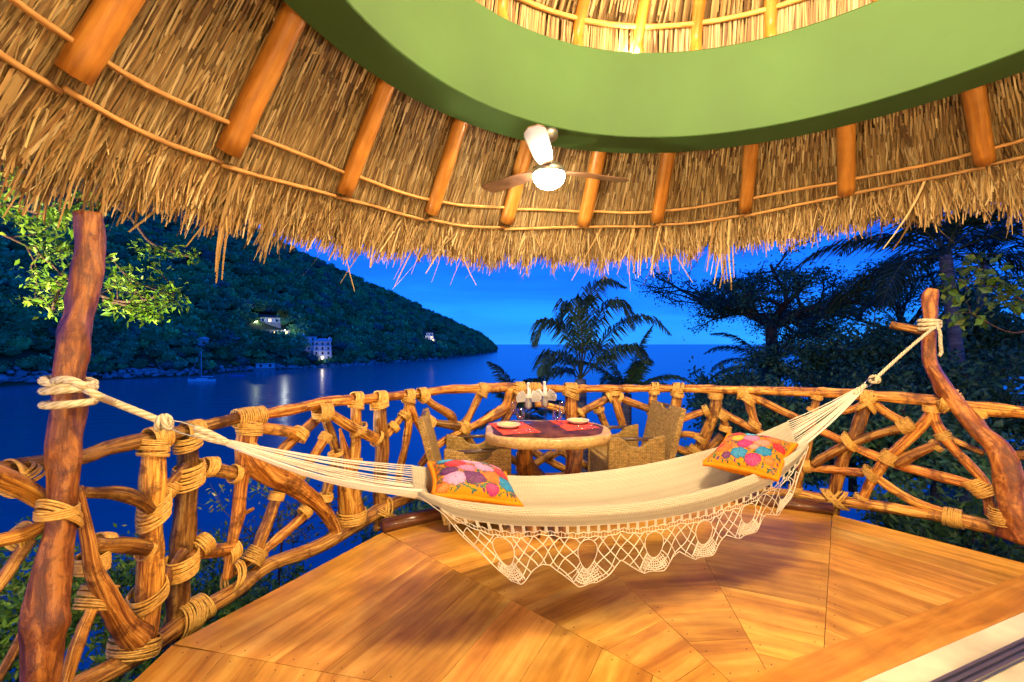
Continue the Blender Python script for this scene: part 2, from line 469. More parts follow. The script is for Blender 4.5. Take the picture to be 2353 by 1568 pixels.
# clearings for the houses (sheet x, y, half-width px, half-height px)
CLEAR = [(584, 752, 22, 20), (612, 738, 36, 20), (640, 762, 40, 14), (732, 795, 42, 24), (985, 771, 22, 15), (457, 786, 26, 14), (606, 840, 26, 9)]
sx = pts[:, 0] / pts[:, 1] * 1000 + 1176.5; sy = 790 - (pts[:, 2] + 3 - EYE) / pts[:, 1] * 1000
for (cx, cy_, hw, hh) in CLEAR:
    keep &= ~((np.abs(sx - cx) < hw) & (sy > cy_ - hh) & (sy < cy_ + hh * 1.0))
pts = pts[keep]; uu = uu[keep]; vq = vq[keep]
tv, tf, tcol = [], [], []; lv, lf, lcol = [], [], []; n0 = 0; n1 = 0
for k in range(len(pts)):
    V, F, LV, LF = PROTO[k % 8]
    tip = np.clip(uu[k] * 9, .32, 1)
    s = g.uniform(2.9, 5.6) * (1.0 if vq[k] > .05 else .6) * (.55 + .45 * tip)
    rz = rotz(g.uniform(0, 6.28)) * s
    hgt = g.uniform(.75, 1.25) * s * .7
    base = pts[k] + [0, 0, hgt]
    tone = g.uniform(.55, 1.5); hue = g.uniform(0, 1)
    c = np.array([.05 + .06 * hue, .17 + .05 * hue, .055 + .03 * (1 - hue)]) * tone * 1.75
    if g.uniform() < .07: c = np.array([.16, .22, .17])
    lv.append(LV @ rz.T + base); lf.append(LF + n1); n1 += len(LV)
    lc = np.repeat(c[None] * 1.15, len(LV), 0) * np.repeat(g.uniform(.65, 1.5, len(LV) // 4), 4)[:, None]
    lcol.append(lc)
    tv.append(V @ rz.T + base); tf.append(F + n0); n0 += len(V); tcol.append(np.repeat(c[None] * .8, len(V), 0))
MAT_FAR = attrmat('far_foliage', rough=.9, spec=.1)
lq = np.vstack(lf) + n0
lt = np.vstack([lq[:, [0, 1, 2]], lq[:, [0, 2, 3]]])
tag(link_mesh('far_woods', np.vstack(tv + lv), np.vstack(tf + [lt]), MAT_FAR, colr=np.vstack(tcol + lcol), smooth=False),
    'dark wooded slope of the headland across the bay', 'woods', kind='stuff')

# boulders along the far shore, too small to pick apart
rk = Geo(); g = np.random.default_rng(9)
ICO1, IF1 = ico(1)
for k in range(800):
    u = g.uniform(.0, .97); v = abs(g.normal(0, .006)) * (1 + 1.2 * (u < .3))
    p = hill_pt(np.array([u]), np.array([v + .004]))[0]
    s = g.uniform(.45, 1.3) * (1.5 if g.uniform() < .10 else 1) * (1.25 if u < .35 else 1)
    V = ICO1 * (1 + .25 * g.normal(size=(len(ICO1), 1))) * s * np.array([1.3, 1.1, .75])
    p[2] = max(p[2], WATER_Z + .1)
    rk.add(V @ rotz(g.uniform(0, 6)).T + p, IF1, c=np.array([.42, .41, .40]) * g.uniform(.45, 1.25))
tag(rk.build('shore_rocks', attrmat('rock', rough=.9), smooth=False, color=True), 'pale boulders strewn along the far shoreline', 'rocks', kind='stuff')

# ground under and beside the terrace
gx = np.linspace(-46, 70, 90); gy = np.linspace(-25, 75, 80)
GX, GY = np.meshgrid(gx, gy)
def ground_z(x, y):
    d = np.maximum(np.hypot(x - CD[0], y - CD[1]) - 2.0, 0)
    az = np.degrees(np.arctan2(y - .5, x))
    steep = np.clip((az - 40) / 24, 0, 1); steep = steep * steep * (3 - 2 * steep)
    steep = np.where(y < -3, np.clip((-x - 8) / 10, 0, 1), steep)
    z = -1.6 - d * (.10 + .68 * steep) - np.maximum(0, d - 45) * .5
    z = z + .35 * vnoise(x * .5, y * .5, 8) * np.clip(d / 3, 0, 1)
    return np.maximum(z, -17)
GP = np.stack([GX, GY, ground_z(GX, GY)], -1).reshape(-1, 3)
MAT_GROUND = plain('slope_soil', (.05, .045, .025), .95, var=.5, bscale=6, bump=.6)
tag(link_mesh('ground', GP, grid_faces(90, 80), MAT_GROUND), kind='structure')

# ================================================================== DECK
MAT_PLANK = uvwood('deck_plank', (.36, .14, .016), (.60, .29, .042), (.78, .46, .10), su=7, sv=.6, rough=.36, coat=.05, bump=.05, blotch=.15, rnd=.10)
MAT_DARKWOOD = uvwood('curb_wood', (.06, .018, .007), (.14, .045, .015), (.24, .09, .03), su=20, sv=1.5, rough=.25, coat=.4, bump=.1)
deck = empty('wooden_deck', (0, 0, 0), label='round deck of radiating wedges of orange brown planks', kind='structure')
RD = 2.64
angs = [225.5, 196.8, 167.6, 138, 108.4, 80.4, 52.8, 24.5, -4.5, -33]
scr = Geo(); g = np.random.default_rng(21)
SV, SF = lathe([(.0001, .0012), (.0028, .0012), (.0034, 0)], 6)
for k in range(len(angs) - 1):
    a0, a1 = math.radians(angs[k + 1]), math.radians(angs[k])
    p0 = CD + RD * np.array([math.cos(a0), math.sin(a0)]); p1 = CD + RD * np.array([math.cos(a1), math.sin(a1)])
    t = (p1 - p0); Lc = np.linalg.norm(t); t /= Lc
    nin = np.array([-t[1], t[0]]) 
    if nin @ (CD - p0) < 0: nin = -nin
    ap = (CD - p0) @ nin
    f0 = (CD - p0) @ t                       # where the apex projects on the chord
    d = 0.0; i = 0
    while d < ap - .05:
        w = (.27, .235, .29, .21, .25)[(i * 2 + k) % 5] if i else .26
        e = min(d + w, ap - .02)
        gap = .0011
        def seam(dd): q = dd / ap; return (f0 * q + .0014, Lc + (f0 - Lc) * q - .0014)
        d0, d1 = d + (gap if i else -.02), e - gap
        (l0, r0), (l1, r1) = seam(max(d0, 0)), seam(d1)
        P4 = [p0 + t * l0 + nin * d0, p0 + t * r0 + nin * d0, p0 + t * r1 + nin * d1, p0 + t * l1 + nin * d1]
        lo, hi = -.045, 0.0
        V = np.array([[*q, lo] for q in P4] + [[*q, hi] for q in P4])
        if t[0] * nin[1] - t[1] * nin[0] < 0:
            V = V[[3, 2, 1, 0, 7, 6, 5, 4]]
        F = np.array([[3, 2, 1, 0], [4, 5, 6, 7], [0, 1, 5, 4], [1, 2, 6, 5], [2, 3, 7, 6], [3, 0, 4, 7]])
        uvv = np.stack([(V[:, :2] - p0) @ nin, (V[:, :2] - p0) @ t], -1)
        off = g.uniform(0, 9, 2)
        U = (uvv + off)[F].reshape(-1, 2)
        ton = g.uniform(.80, 1.2)
        o = link_mesh('plank', V, F, MAT_PLANK, deck, U, smooth=False, tint=(ton, ton * g.uniform(.92, 1.03), ton * g.uniform(.85, 1.05)))
        for q, sgn in ((l0 + .035, 1), (r0 - .035, -1)):
            for dd in (d + w * .25, d + w * .75):
                c = p0 + t * (q + sgn * (dd - d) * abs(f0 / ap) * 1.0) + nin * dd
                if dd < ap - .3: scr.add(SV + [*c, .0006], SF)
        d = e; i += 1
scr.build('screws', plain('screw_steel', (.10, .06, .035), .4, metal=.6), deck, smooth=False)['kind'] = 'stuff'
# rounded curb round the far side
for k in range(3, 6):
    a0, a1 = math.radians(angs[k]), math.radians(angs[k + 1])
    rr_ = RD + .035
    A = np.array([CD[0] + rr_ * math.cos(a0), CD[1] + rr_ * math.sin(a0), .035]); B = np.array([CD[0] + rr_ * math.cos(a1), CD[1] + rr_ * math.sin(a1), .035])
    gq = Geo(); gq.add(*tube(np.linspace(A, B, 6), .055, 10)); gq.build('curb', MAT_DARKWOOD, deck)
# joists under the deck
for k, a in enumerate(angs[1:-1]):
    a = math.radians(a)
    gq = Geo(); M = np.eye(4); M[:3, :3] = rotz(a); M[:3, 3] = [*CD, 0]
    box(gq, (.1, -.04, -.24), (RD - .06, .04, -.05), M); gq.build('joist', MAT_DARKWOOD, deck, smooth=False)

# the house edge: beam, stone sill, door track, floor indoors
hu = np.array([.934, .357, 0]); hn = np.array([-.357, .934, 0]); HM = np.eye(4)
HM[:3, 0] = hu; HM[:3, 1] = hn
gq = Geo(); box(gq, (-3.2, 1.162, -.05), (4.6, 1.352, .006), HM)
V = np.vstack(gq.V); F = np.vstack(gq.F); U = np.stack([(V @ hn), (V @ hu)], -1)[F].reshape(-1, 2)
link_mesh('threshold_beam', V, F, MAT_PLANK, deck, U, smooth=False, tint=(.80, .68, .5))
MAT_STONE = plain('sill_stone', (.62, .55, .38), .6, bump=.3, bscale=25, var=.35)
gq = Geo(); box(gq, (-3.4, -4.6, -.08), (4.8, 1.158, .010), HM)
hf = gq.build('house_floor', MAT_STONE, smooth=False); tag(hf, 'pale stone threshold and floor at the house opening', kind='structure')
MAT_ROOM = plain('room_plaster', (.62, .52, .36), .85, bump=.15, bscale=14, var=.08)
for nm, lo, hi in (('house_wall_back', (-3.6, -4.8, .012), (5.0, -4.602, 3.44)), ('house_wall_left', (-3.6, -4.6, .012), (-3.402, -1.4, 3.44)), ('house_wall_right', (4.802, -4.6, .012), (5.0, -1.4, 3.44)), ('house_ceiling', (-3.6, -4.8, 3.45), (5.0, -1.3, 3.6))):
    gq = Geo(); box(gq, lo, hi, HM); tag(gq.build(nm, MAT_ROOM, smooth=False), kind='structure')
MAT_TRACK = plain('track_aluminium', (.35, .33, .30), .35, metal=.9)
tr = empty('door_track', (0, 0, 0), label='metal sliding door track set into the pale stone sill', cat='track')
for q0, q1, z1 in ((.985, .997, .026), (1.01, 1.022, .026), (1.035, 1.047, .026), (.98, 1.052, .014)):
    gq = Geo(); box(gq, (-3.2, q0, .011), (4.7, q1, z1), HM); gq.build('rail' if z1 > .02 else 'base', MAT_TRACK, tr, smooth=False)
# ================================================================== PALAPA ROOF
roof = empty('palapa_roof', (CR[0], CR[1], 3.0), label='round palm thatch roof on orange log rafters around a green ring', cat='roof')
RP = np.array([CR[0], CR[1], 3.0])           # the roof's own origin
SL = 1.087
def tilt(x, r): return .05 * (x - CR[0]) * np.clip((r - 2.19) / .45, 0, 1.25)
def thatch_z(r, x=CR[0]): return 3.11 - SL * (r - 2.19) + tilt(x, r)
def rpt(az, r, z): return np.array([CR[0] + r * np.cos(az), CR[1] + r * np.sin(az), z])

# green ring beam
MAT_GREEN = plain('green_plaster', (.033, .086, .0125), .75, bump=.2, bscale=12, var=.13)
seg = 128
prof = [(1.89, 2.95), (2.17, 2.95), (2.17, 3.60), (1.89, 3.60), (1.89, 2.95)]
prof = [(1.89, 2.956), (1.896, 2.95), (2.164, 2.95), (2.17, 2.956), (2.17, 3.58), (2.15, 3.60), (1.91, 3.60), (1.89, 3.58), (1.89, 2.956)]
V, F = lathe(prof, seg)
rb = link_mesh('ring_beam', V + [0, 0, -3.0], F[:, ::-1], MAT_GREEN, roof)
me = rb.data
md = rb.modifiers.new('edges', 'EDGE_SPLIT'); md.split_angle = math.radians(30)

MAT_RAFTER = uvwood('rafter_log', (.30, .10, .012), (.44, .165, .022), (.58, .25, .042), su=5, sv=1.2, rough=.38, coat=.1, bump=.12, blotch=.2, rnd=.12)
MAT_BATTEN = uvwood('batten_cane', (.28, .12, .03), (.46, .22, .06), (.62, .34, .11), su=3, sv=4, rough=.5, coat=0, bump=.1, blotch=.2)
raz = [222, 206, 190.5, 175.4, 160.9, 144.7, 129.3, 114.3, 98.4, 83.7, 67.7, 52.3, 36.1, 20.6, 5, -10.5, -26]
raf_r = .057
for k, a in enumerate(raz):
    a = math.radians(a)
    def rz_(r): return 2.99 - SL * (r - 2.19)
    P = []
    for r in (2.02, 2.2, 2.35, 2.5, 2.665):
        p = rpt(a, r, rz_(r) + .05); p[2] += tilt(p[0], r); P.append(p)
    gq = Geo(); gq.add(*tube(catmull(np.array(P) - RP, n=14), raf_r * R_.uniform(.93, 1.08), 14, knob=.035, seed=k))
    gq.build('rafter', MAT_RAFTER, roof, tint=(R_.uniform(.9, 1.08),) * 3)
# battens: canes between rafters
for ri, (rb_, lift) in enumerate(((2.705, -.012), (2.60, -.012), (2.46, .0), (2.33, .0))):
    for k in range(len(raz) - 1):
        a0, a1 = math.radians(raz[k]), math.radians(raz[k + 1])
        if ri > 1: continue
        P = []
        for q in np.linspace(0, 1, 7):
            a = a0 + (a1 - a0) * q
            jit = .012 * math.sin(k * 2.1 + ri + q * 3)
            p = rpt(a, rb_ + jit, 0); p[2] = thatch_z(rb_ + jit, p[0]) - .045 + lift; P.append(p)
        gq = Geo(); gq.add(*tube(catmull(np.array(P) - RP, n=16), .0125, 6, knob=.1, seed=k + 50 * ri)); gq.build('batten', MAT_BATTEN, roof)

# backing shell so that no sky shows through
MAT_TH = attrmat('palm_thatch', rough=.62, spec=.3)
na = 140; rs = np.linspace(2.05, 2.90, 9)
AZ = np.radians(np.linspace(-180, 180, na))
V = []
for r in rs:
    p = np.stack([CR[0] + r * np.cos(AZ), CR[1] + r * np.sin(AZ), np.zeros(na)], 1); p[:, 2] = thatch_z(r, p[:, 0]) + .05; V.append(p)
for r in rs[::-1]:
    p = np.stack([CR[0] + r * np.cos(AZ), CR[1] + r * np.sin(AZ), np.zeros(na)], 1); p[:, 2] = thatch_z(r, p[:, 0]) + .20; V.append(p)
V = np.vstack(V) - RP
sh = link_mesh('thatch_mat', V, grid_faces(na, 18)[:, ::-1], MAT_TH, roof, colr=np.repeat(np.array([[.10, .055, .018]]), len(V), 0)); sh['kind'] = 'stuff'

STRAW = np.array([[.37, .225, .080], [.48, .32, .125], [.27, .15, .048], [.60, .43, .20], [.18, .09, .028], [.42, .26, .09]])
def strands(n, az, r0, L, drop, w, rng, kk=5, lat=.05, curl=.0, off=(.0, .03), tone=1.0, tipw=.5, twist=.5, conv=None):
    """n ribbons lying along the slope from radius r0, length L down the slope, sagging by drop (gravity), returns V,F,C"""
    az = np.broadcast_to(az, (n,)); r0 = np.broadcast_to(r0, (n,)); L = np.broadcast_to(L, (n,)); drop = np.broadcast_to(drop, (n,)); w = np.broadcast_to(w, (n,))
    s = np.linspace(0, 1, kk)
    ca = math.cos(math.atan(SL)); 
    o = rng.uniform(off[0], off[1], n)
    la = rng.normal(0, lat, n) + (0 if conv is None else conv); cu = rng.normal(0, curl, n) if curl else np.zeros(n)
    V = np.zeros((n, kk, 2, 3))
    ex = -np.sin(az); ey = np.cos(az)
    tw = rng.normal(0, twist, n)
    for i, q in enumerate(s):
        r = r0 + L * ca * q * (1 - .30 * drop * q)
        x = CR[0] + r * np.cos(az); y = CR[1] + r * np.sin(az)
        z = 3.11 - SL * (r - 2.19) + tilt(x, r) - o - drop * L * q * q * .55
        sid = (la * q + cu * q * q) * L
        x = x + ex * sid; y = y + ey * sid
        wi = w * (1 - (1 - tipw) * q ** 1.6) * .5
        a_ = tw + q * tw * .8
        sx_, sy_, sz_ = ex * np.cos(a_), ey * np.cos(a_), np.sin(a_)
        V[:, i, 0] = np.stack([x - sx_ * wi, y - sy_ * wi, z - sz_ * wi], 1)
        V[:, i, 1] = np.stack([x + sx_ * wi, y + sy_ * wi, z + sz_ * wi], 1)
    c = STRAW[rng.integers(0, len(STRAW), n)] * rng.uniform(.55, 1.25, (n, 1)) * tone * .66
    C = np.repeat(c, kk * 2, 0).reshape(n, kk, 2, 3)
    idx = np.arange(n * kk * 2).reshape(n, kk, 2)
    F = np.stack([idx[:, :-1, 0], idx[:, :-1, 1], idx[:, 1:, 1], idx[:, 1:, 0]], -1).reshape(-1, 4)
    return V.reshape(-1, 3), F, C.reshape(-1, 3)

g = np.random.default_rng(77)
A0, A1 = math.radians(-38), math.radians(222)
tg = Geo()
def addS(*a, **k):
    V, F, C = strands(*a, **k); tg.add(V - RP, F, c=C)
# base litter everywhere
n = 9000; addS(n, g.uniform(A0, A1, n), g.uniform(2.34, 2.75, n), g.uniform(.25, .5, n), .05, g.uniform(.008, .02, n), g, off=(-.04, .0), tone=.75, lat=.06)
# woven rows near the ring: short stiff strips folded over hidden canes
row = 0
for rr0 in (2.05, 2.125, 2.20, 2.27, 2.34, 2.40):
    circ = (A1 - A0) * rr0; n = int(circ / .0175)
    az = np.linspace(A0, A1, n) + g.normal(0, .0012, n)
    addS(n, az, rr0 + g.normal(0, .006, n), g.uniform(.135, .165, n), .02, g.uniform(.009, .014, n), g, off=(.040 - .005 * row, .046 - .005 * row), lat=.035, tone=1.05, tipw=.75, twist=.25)
    n2 = int(n * .16)        # loops of the stitching
    az = g.uniform(A0, A1, n2); addS(n2, az, rr0 + .010 + g.normal(0, .003, n2), g.uniform(.012, .02, n2), .3, .010, g, kk=3, off=(.046 - .005 * row, .052 - .005 * row), lat=.5, tone=1.3, tipw=.8)
    row += 1
# long blades mid slope
n = 13000; addS(n, g.uniform(A0, A1, n), g.uniform(2.36, 2.62, n), g.uniform(.35, .6, n), .06, g.uniform(.006, .013, n), g, off=(-.02, .012), lat=.07, curl=.04)
n = 7500; addS(n, g.uniform(A0, A1, n), g.uniform(2.5, 2.68, n), g.uniform(.30, .45, n), .12, g.uniform(.006, .012, n), g, off=(-.02, .02), lat=.09, curl=.06, tone=1.1)
# eave fringe in clumps; how low it hangs changes round the eave
faz = [190, 178, 170, 158, 146, 130, 118, 107, 95, 84, 72, 62, 48, 34, 10]
flen = [.32, .32, .32, .28, .27, .27, .28, .28, .29, .31, .29, .28, .29, .31, .31]
def fl(azr): return np.interp(np.degrees(azr), faz[::-1], flen[::-1])
ncl = 430
for k in range(ncl):
    a = A0 + (A1 - A0) * (k + g.uniform(-.5, .5)) / ncl
    m_ = int(g.integers(34, 60))
    da = g.normal(0, .016, m_); az = a + da
    base = fl(a) * g.uniform(.55, 1.08) * (1 + .16 * math.sin(a * 31 + 1) * math.sin(a * 13) + .12 * math.sin(a * 57))
    if g.uniform() < .07: base *= 1.28
    L_ = base * g.uniform(.75, 1.06, m_)
    addS(m_, az, g.uniform(2.715, 2.82, m_), L_, g.uniform(.25, .75) + g.normal(0, .06, m_), g.uniform(.0055, .012, m_), g, kk=6, off=(-.06, .045), tipw=.75, lat=.05, curl=.08, tone=1.5 * g.uniform(.85, 1.12), conv=-da * 2.75 / L_ * g.uniform(.3, .95) + g.normal(0, .06))
n = 5200; az = g.uniform(A0, A1, n)
addS(n, az, g.uniform(2.70, 2.80, n), fl(az) * g.uniform(.40, .80, n), g.uniform(.1, .6, n), g.uniform(.006, .013, n), g, kk=6, off=(-.06, .04), lat=.12, curl=.14, tone=1.1)
n = 9000; az = g.uniform(A0, A1, n)
addS(n, az, g.uniform(2.72, 2.80, n), fl(az) * g.uniform(.62, .86, n), g.uniform(.3, .5, n), g.uniform(.012, .020, n), g, kk=5, off=(-.10, -.02), lat=.06, curl=.06, tone=1.0, tipw=.8)
# loose stray blades
n = 160; az = g.uniform(A0, A1, n); addS(n, az, g.uniform(2.66, 2.8, n), g.uniform(.25, .5, n), g.uniform(.3, 1.0, n), g.uniform(.010, .018, n), g, kk=7, off=(.02, .07), lat=.3, curl=.3, tone=1.4)
# a few long wisps that have come loose
for azd, ln in ((71, .55), (70, .62), (72.4, .5), (88, .45), (86.5, .42), (158, .55), (178, .62), (179.5, .6)):
    n = 4; addS(n, math.radians(azd) + g.normal(0, .006, n), 2.72, ln * g.uniform(.85, 1.05, n), .8, .019, g, kk=8, off=(.03, .08), lat=.08, curl=.1, tone=1.5)
th = tg.build('thatch', MAT_TH, roof, smooth=False, color=True); th['kind'] = 'stuff'

# ---- the upper roof inside the ring: skirt, hoop, cone
sk = Geo(); g = np.random.default_rng(31)
nS = 900
az = np.linspace(-.4, 3.7, nS) + g.normal(0, .002, nS)
r_lo, r_hi, z_lo, z_hi = 2.02, 1.97, 3.58, 3.86
e = np.stack([-np.sin(az), np.cos(az), 0 * az], 1); w = g.uniform(.008, .014, nS)[:, None] * .5
sl = g.normal(0, .012, nS)[:, None] * e
lo = np.stack([CR[0] + r_lo * np.cos(az), CR[1] + r_lo * np.sin(az), np.full(nS, z_lo)], 1); hi = np.stack([CR[0] + r_hi * np.cos(az), CR[1] + r_hi * np.sin(az), np.full(nS, z_hi)], 1) + sl
V = np.stack([lo - e * w, lo + e * w, hi + e * w, hi - e * w], 1).reshape(-1, 3) - RP
sk.add(V, np.arange(4 * nS).reshape(-1, 4), c=np.repeat(STRAW[g.integers(0, 6, nS)] * g.uniform(.5, .85, (nS, 1)), 4, 0))
nC = 6000
az = g.uniform(-.4, 3.7, nC); r1 = g.uniform(.3, 2.1, nC); ln = g.uniform(.3, .5, nC); w = g.uniform(.010, .018, nC)[:, None] * .5
e = np.stack([-np.sin(az), np.cos(az), 0 * az], 1)
def cz(r): return 3.84 + (2.02 - r) * .95
zo = g.uniform(0, .03, nC)
lo = np.stack([CR[0] + r1 * np.cos(az), CR[1] + r1 * np.sin(az), cz(r1) - zo], 1); r2 = np.maximum(r1 - ln * .7, .1)
hi = np.stack([CR[0] + r2 * np.cos(az), CR[1] + r2 * np.sin(az), cz(r2) - zo], 1) + e * g.normal(0, .02, nC)[:, None]
V = np.stack([lo - e * w, lo + e * w, hi + e * w, hi - e * w], 1).reshape(-1, 3) - RP
sk.add(V, np.arange(4 * nC).reshape(-1, 4), c=np.repeat(STRAW[g.integers(0, 6, nC)] * g.uniform(.4, .75, (nC, 1)), 4, 0))
# closed backing
V, F = lathe([(2.06, 3.55), (2.03, 3.9), (1.7, cz(1.7) + .06), (.05, cz(.05) + .06), (.05, cz(.05) + .25), (2.3, cz(2.3) + .35), (2.3, 3.45)], 72)
sk.add(V + [0, 0, -3.0], F, c=np.array([.16, .09, .03]))
s2 = sk.build('upper_thatch', MAT_TH, roof, smooth=False, color=True); s2['kind'] = 'stuff'
gq = Geo(); aa = np.linspace(-.4, 3.7, 80)
gq.add(*tube(np.stack([1.955 * np.cos(aa), 1.955 * np.sin(aa), np.full(80, .83)], 1), .018, 6)); gq.build('hoop', MAT_BATTEN, roof, tint=(1.2, 1.2, 1.1))
for k, a in enumerate((170, 147, 124, 106, 92, 79.5, 65, 47, 28, 8)):
    a = math.radians(a); lean = 1
    P = [rpt(a, 1.99, 3.6), rpt(a, 1.95, 3.86), rpt(a, 1.2, cz(1.2) - .06), rpt(a, .2, cz(.2) - .06)]
    gq = Geo(); gq.add(*tube(catmull(np.array(P) - RP, n=18), .045, 10, knob=.05, seed=k)); gq.build('upper_rafter', MAT_RAFTER, roof)
# ================================================================== BRANCH RAILING
MAT_BRANCH = barkwood('varnished_branch', (.15, .042, .006), (.47, .195, .024), (.78, .45, .09), (.085, .024, .006), bark=.78, coat=.28)
MAT_GNARL = barkwood('gnarled_varnish', (.12, .033, .005), (.27, .085, .011), (.52, .23, .04), (.085, .022, .004), su=5, sv=3.5, bark=.6, coat=.5, bump=.7, bscale=16)
MAT_LASH = None
m, nt, b = nmat('cane_lashing'); L = nt.links
oi = nt.nodes.new('ShaderNodeObjectInfo'); t_ = nt.nodes.new('ShaderNodeTexCoord')
n_ = nt.nodes.new('ShaderNodeTexNoise'); n_.inputs['Scale'].default_value = 60; n_.inputs['Detail'].default_value = 4
L.new(t_.outputs['Object'], n_.inputs['Vector'])
r_ = ramp(nt, [(.25, (.44, .21, .030)), (.55, (.66, .38, .075)), (.8, (.80, .53, .14))]); L.new(n_.outputs['Fac'], r_.inputs[0])
mx = nt.nodes.new('ShaderNodeMix'); mx.data_type = 'RGBA'; mx.blend_type = 'MULTIPLY'; mx.inputs[0].default_value = 1
mr = nt.nodes.new('ShaderNodeMapRange'); mr.inputs[3].default_value = .8; mr.inputs[4].default_value = 1.15
L.new(oi.outputs['Random'], mr.inputs[0]); L.new(r_.outputs[0], mx.inputs[6]); L.new(mr.outputs[0], mx.inputs[7]); L.new(mx.outputs[2], b.inputs['Base Color'])
b.inputs['Roughness'].default_value = .5
MAT_LASH = m

rail = empty('branch_railing', (CD[0], CD[1] + 2.85, 0), label='curved railing of varnished crooked branches lashed with cane around the deck', cat='railing')
RO = np.array([CD[0], CD[1] + 2.85, 0.0])
BSEED = [100]
def branch(name, pts, Rr=2.85, tint=1.0, knob=.12, parent=rail, O=RO, red=0.0, sides=None, mat=None):
    BSEED[0] += 1
    P = []
    dxy = np.abs(np.array(pts)[1:, :2] - np.array(pts)[:-1, :2]).sum(0); nx = dxy[1] / np.hypot(*dxy)   # off-axis stretch of the lens
    for (px, py, r) in pts:
        D = cyl_D(px, CD, Rr); q = V2W(px, py, D)
        P.append([*q, r * D / 1000 * .97 / math.sqrt(1 + ((px - 1176.5) / 1000 * nx) ** 2)])
    P = catmull(np.array(P), step=.018)
    rad = P[:, 3]
    gq = Geo(); gq.add(*tube(P[:, :3] - O, rad, sides or (16 if rad.max() > .035 else 12), knob=knob, seed=BSEED[0]))
    rv = R_.uniform(-.14, .10); red = red + R_.uniform(-.02, .12)
    c = (tint * (1 + red + rv), tint * (1 + rv - .1 * red), tint * (1 - .5 * red))
    return gq.build(name, mat or MAT_BRANCH, parent, tint=c)

DK = .5; MD = .85
# top rail in three lengths
branch('top_rail', [(-120, 1112, 21), (0, 1080, 20), (83, 1064, 19), (190, 1051, 18), (248, 1031, 18), (310, 1016, 19), (356, 1008, 18), (397, 998, 17), (463, 981, 15), (538, 963, 14), (575, 957, 13)], 2.86, .55)
branch('top_rail', [(545, 960, 13), (614, 951, 13), (683, 938, 13), (745, 926, 13), (808, 919, 12), (855, 916, 12), (917, 910, 11), (952, 907, 10), (1014, 897, 10), (1092, 893, 11), (1170, 891, 12), (1200, 893, 11)], 2.855, .95, red=.05)
branch('top_rail', [(1180, 893, 9), (1264, 893, 9), (1327, 894, 9), (1420, 893, 9), (1514, 893, 9), (1600, 894, 10), (1771, 899, 10.5), (1900, 903, 12), (2029, 911, 13), (2158, 924, 14.5), (2244, 937, 15), (2353, 948, 16), (2460, 962, 17)], 2.85, 1.15)
# bottom rail
branch('bottom_rail', [(60, 1640, 27), (198, 1568, 26), (269, 1531, 26), (331, 1498, 25), (405, 1445, 24), (468, 1403, 22), (538, 1358, 20), (620, 1298, 17), (714, 1265, 17), (777, 1231, 17), (824, 1202, 17), (870, 1174, 17), (902, 1158, 15), (960, 1135, 12)], 2.83, .85)
branch('bottom_rail', [(940, 1140, 12), (1010, 1120, 11), (1100, 1103, 10), (1200, 1097, 9), (1360, 1095, 9), (1500, 1103, 9), (1650, 1118, 9), (1790, 1134, 10)], 2.84, .5)
branch('bottom_rail', [(1740, 1130, 10), (1836, 1136, 11), (1883, 1146, 13), (1986, 1159, 13), (2094, 1176, 13), (2180, 1189, 15), (2266, 1210, 17), (2353, 1236, 18), (2460, 1268, 19)], 2.84, 1.1)
# far left corner
branch('branch', [(-60, 1075, 30), (0, 1098, 29), (60, 1125, 24), (110, 1158, 22)], 2.80, .8)
branch('branch', [(-60, 1250, 17), (0, 1242, 17), (60, 1225, 16), (120, 1195, 15)], 2.80, .95)
branch('branch', [(70, 1240, 18), (30, 1295, 19), (0, 1340, 19), (-50, 1400, 19)], 2.82, .9)
branch('branch', [(60, 1440, 13), (30, 1500, 14), (-10, 1568, 15)], 2.86, .75)
# stout forked post near the hammock post
branch('post', [(352, 1012, 30), (352, 1040, 31), (350, 1110, 33), (348, 1200, 33), (345, 1290, 33), (340, 1370, 36), (328, 1440, 44), (310, 1500, 42)], 2.84, 1.15)
branch('branch', [(318, 1470, 40), (280, 1430, 32), (245, 1370, 31), (215, 1310, 25), (202, 1240, 19), (190, 1180, 16), (178, 1120, 13)], 2.80, .9, red=.05)
branch('branch', [(212, 1400, 17), (190, 1450, 19), (172, 1500, 19), (148, 1580, 19)], 2.79, 1.15)
branch('branch', [(190, 1130, 13), (211, 1132, 14), (270, 1133, 16), (320, 1150, 17), (346, 1172, 13)], 2.80, .52, knob=.14)
branch('branch', [(215, 1250, 16), (245, 1252, 17), (290, 1254, 18), (338, 1260, 17)], 2.81, .5)
branch('post', [(436, 990, 24), (432, 1025, 27), (432, 1090, 28), (427, 1160, 30), (420, 1240, 30), (412, 1320, 29), (408, 1400, 29), (404, 1490, 30)], 2.88, .48)
branch('branch', [(440, 1085, 15), (488, 1080, 16), (530, 1086, 15), (556, 1093, 14)], 2.84, .9)
branch('branch', [(430, 1068, 13), (410, 1092, 14), (380, 1130, 14), (362, 1160, 12)], 2.83, .75)
branch('branch', [(425, 1290, 15), (455, 1271, 16), (500, 1266, 16), (545, 1260, 15)], 2.84, .8, red=.1)
branch('branch', [(425, 1262, 14), (405, 1291, 14), (376, 1350, 14), (355, 1395, 14)], 2.83, .7)
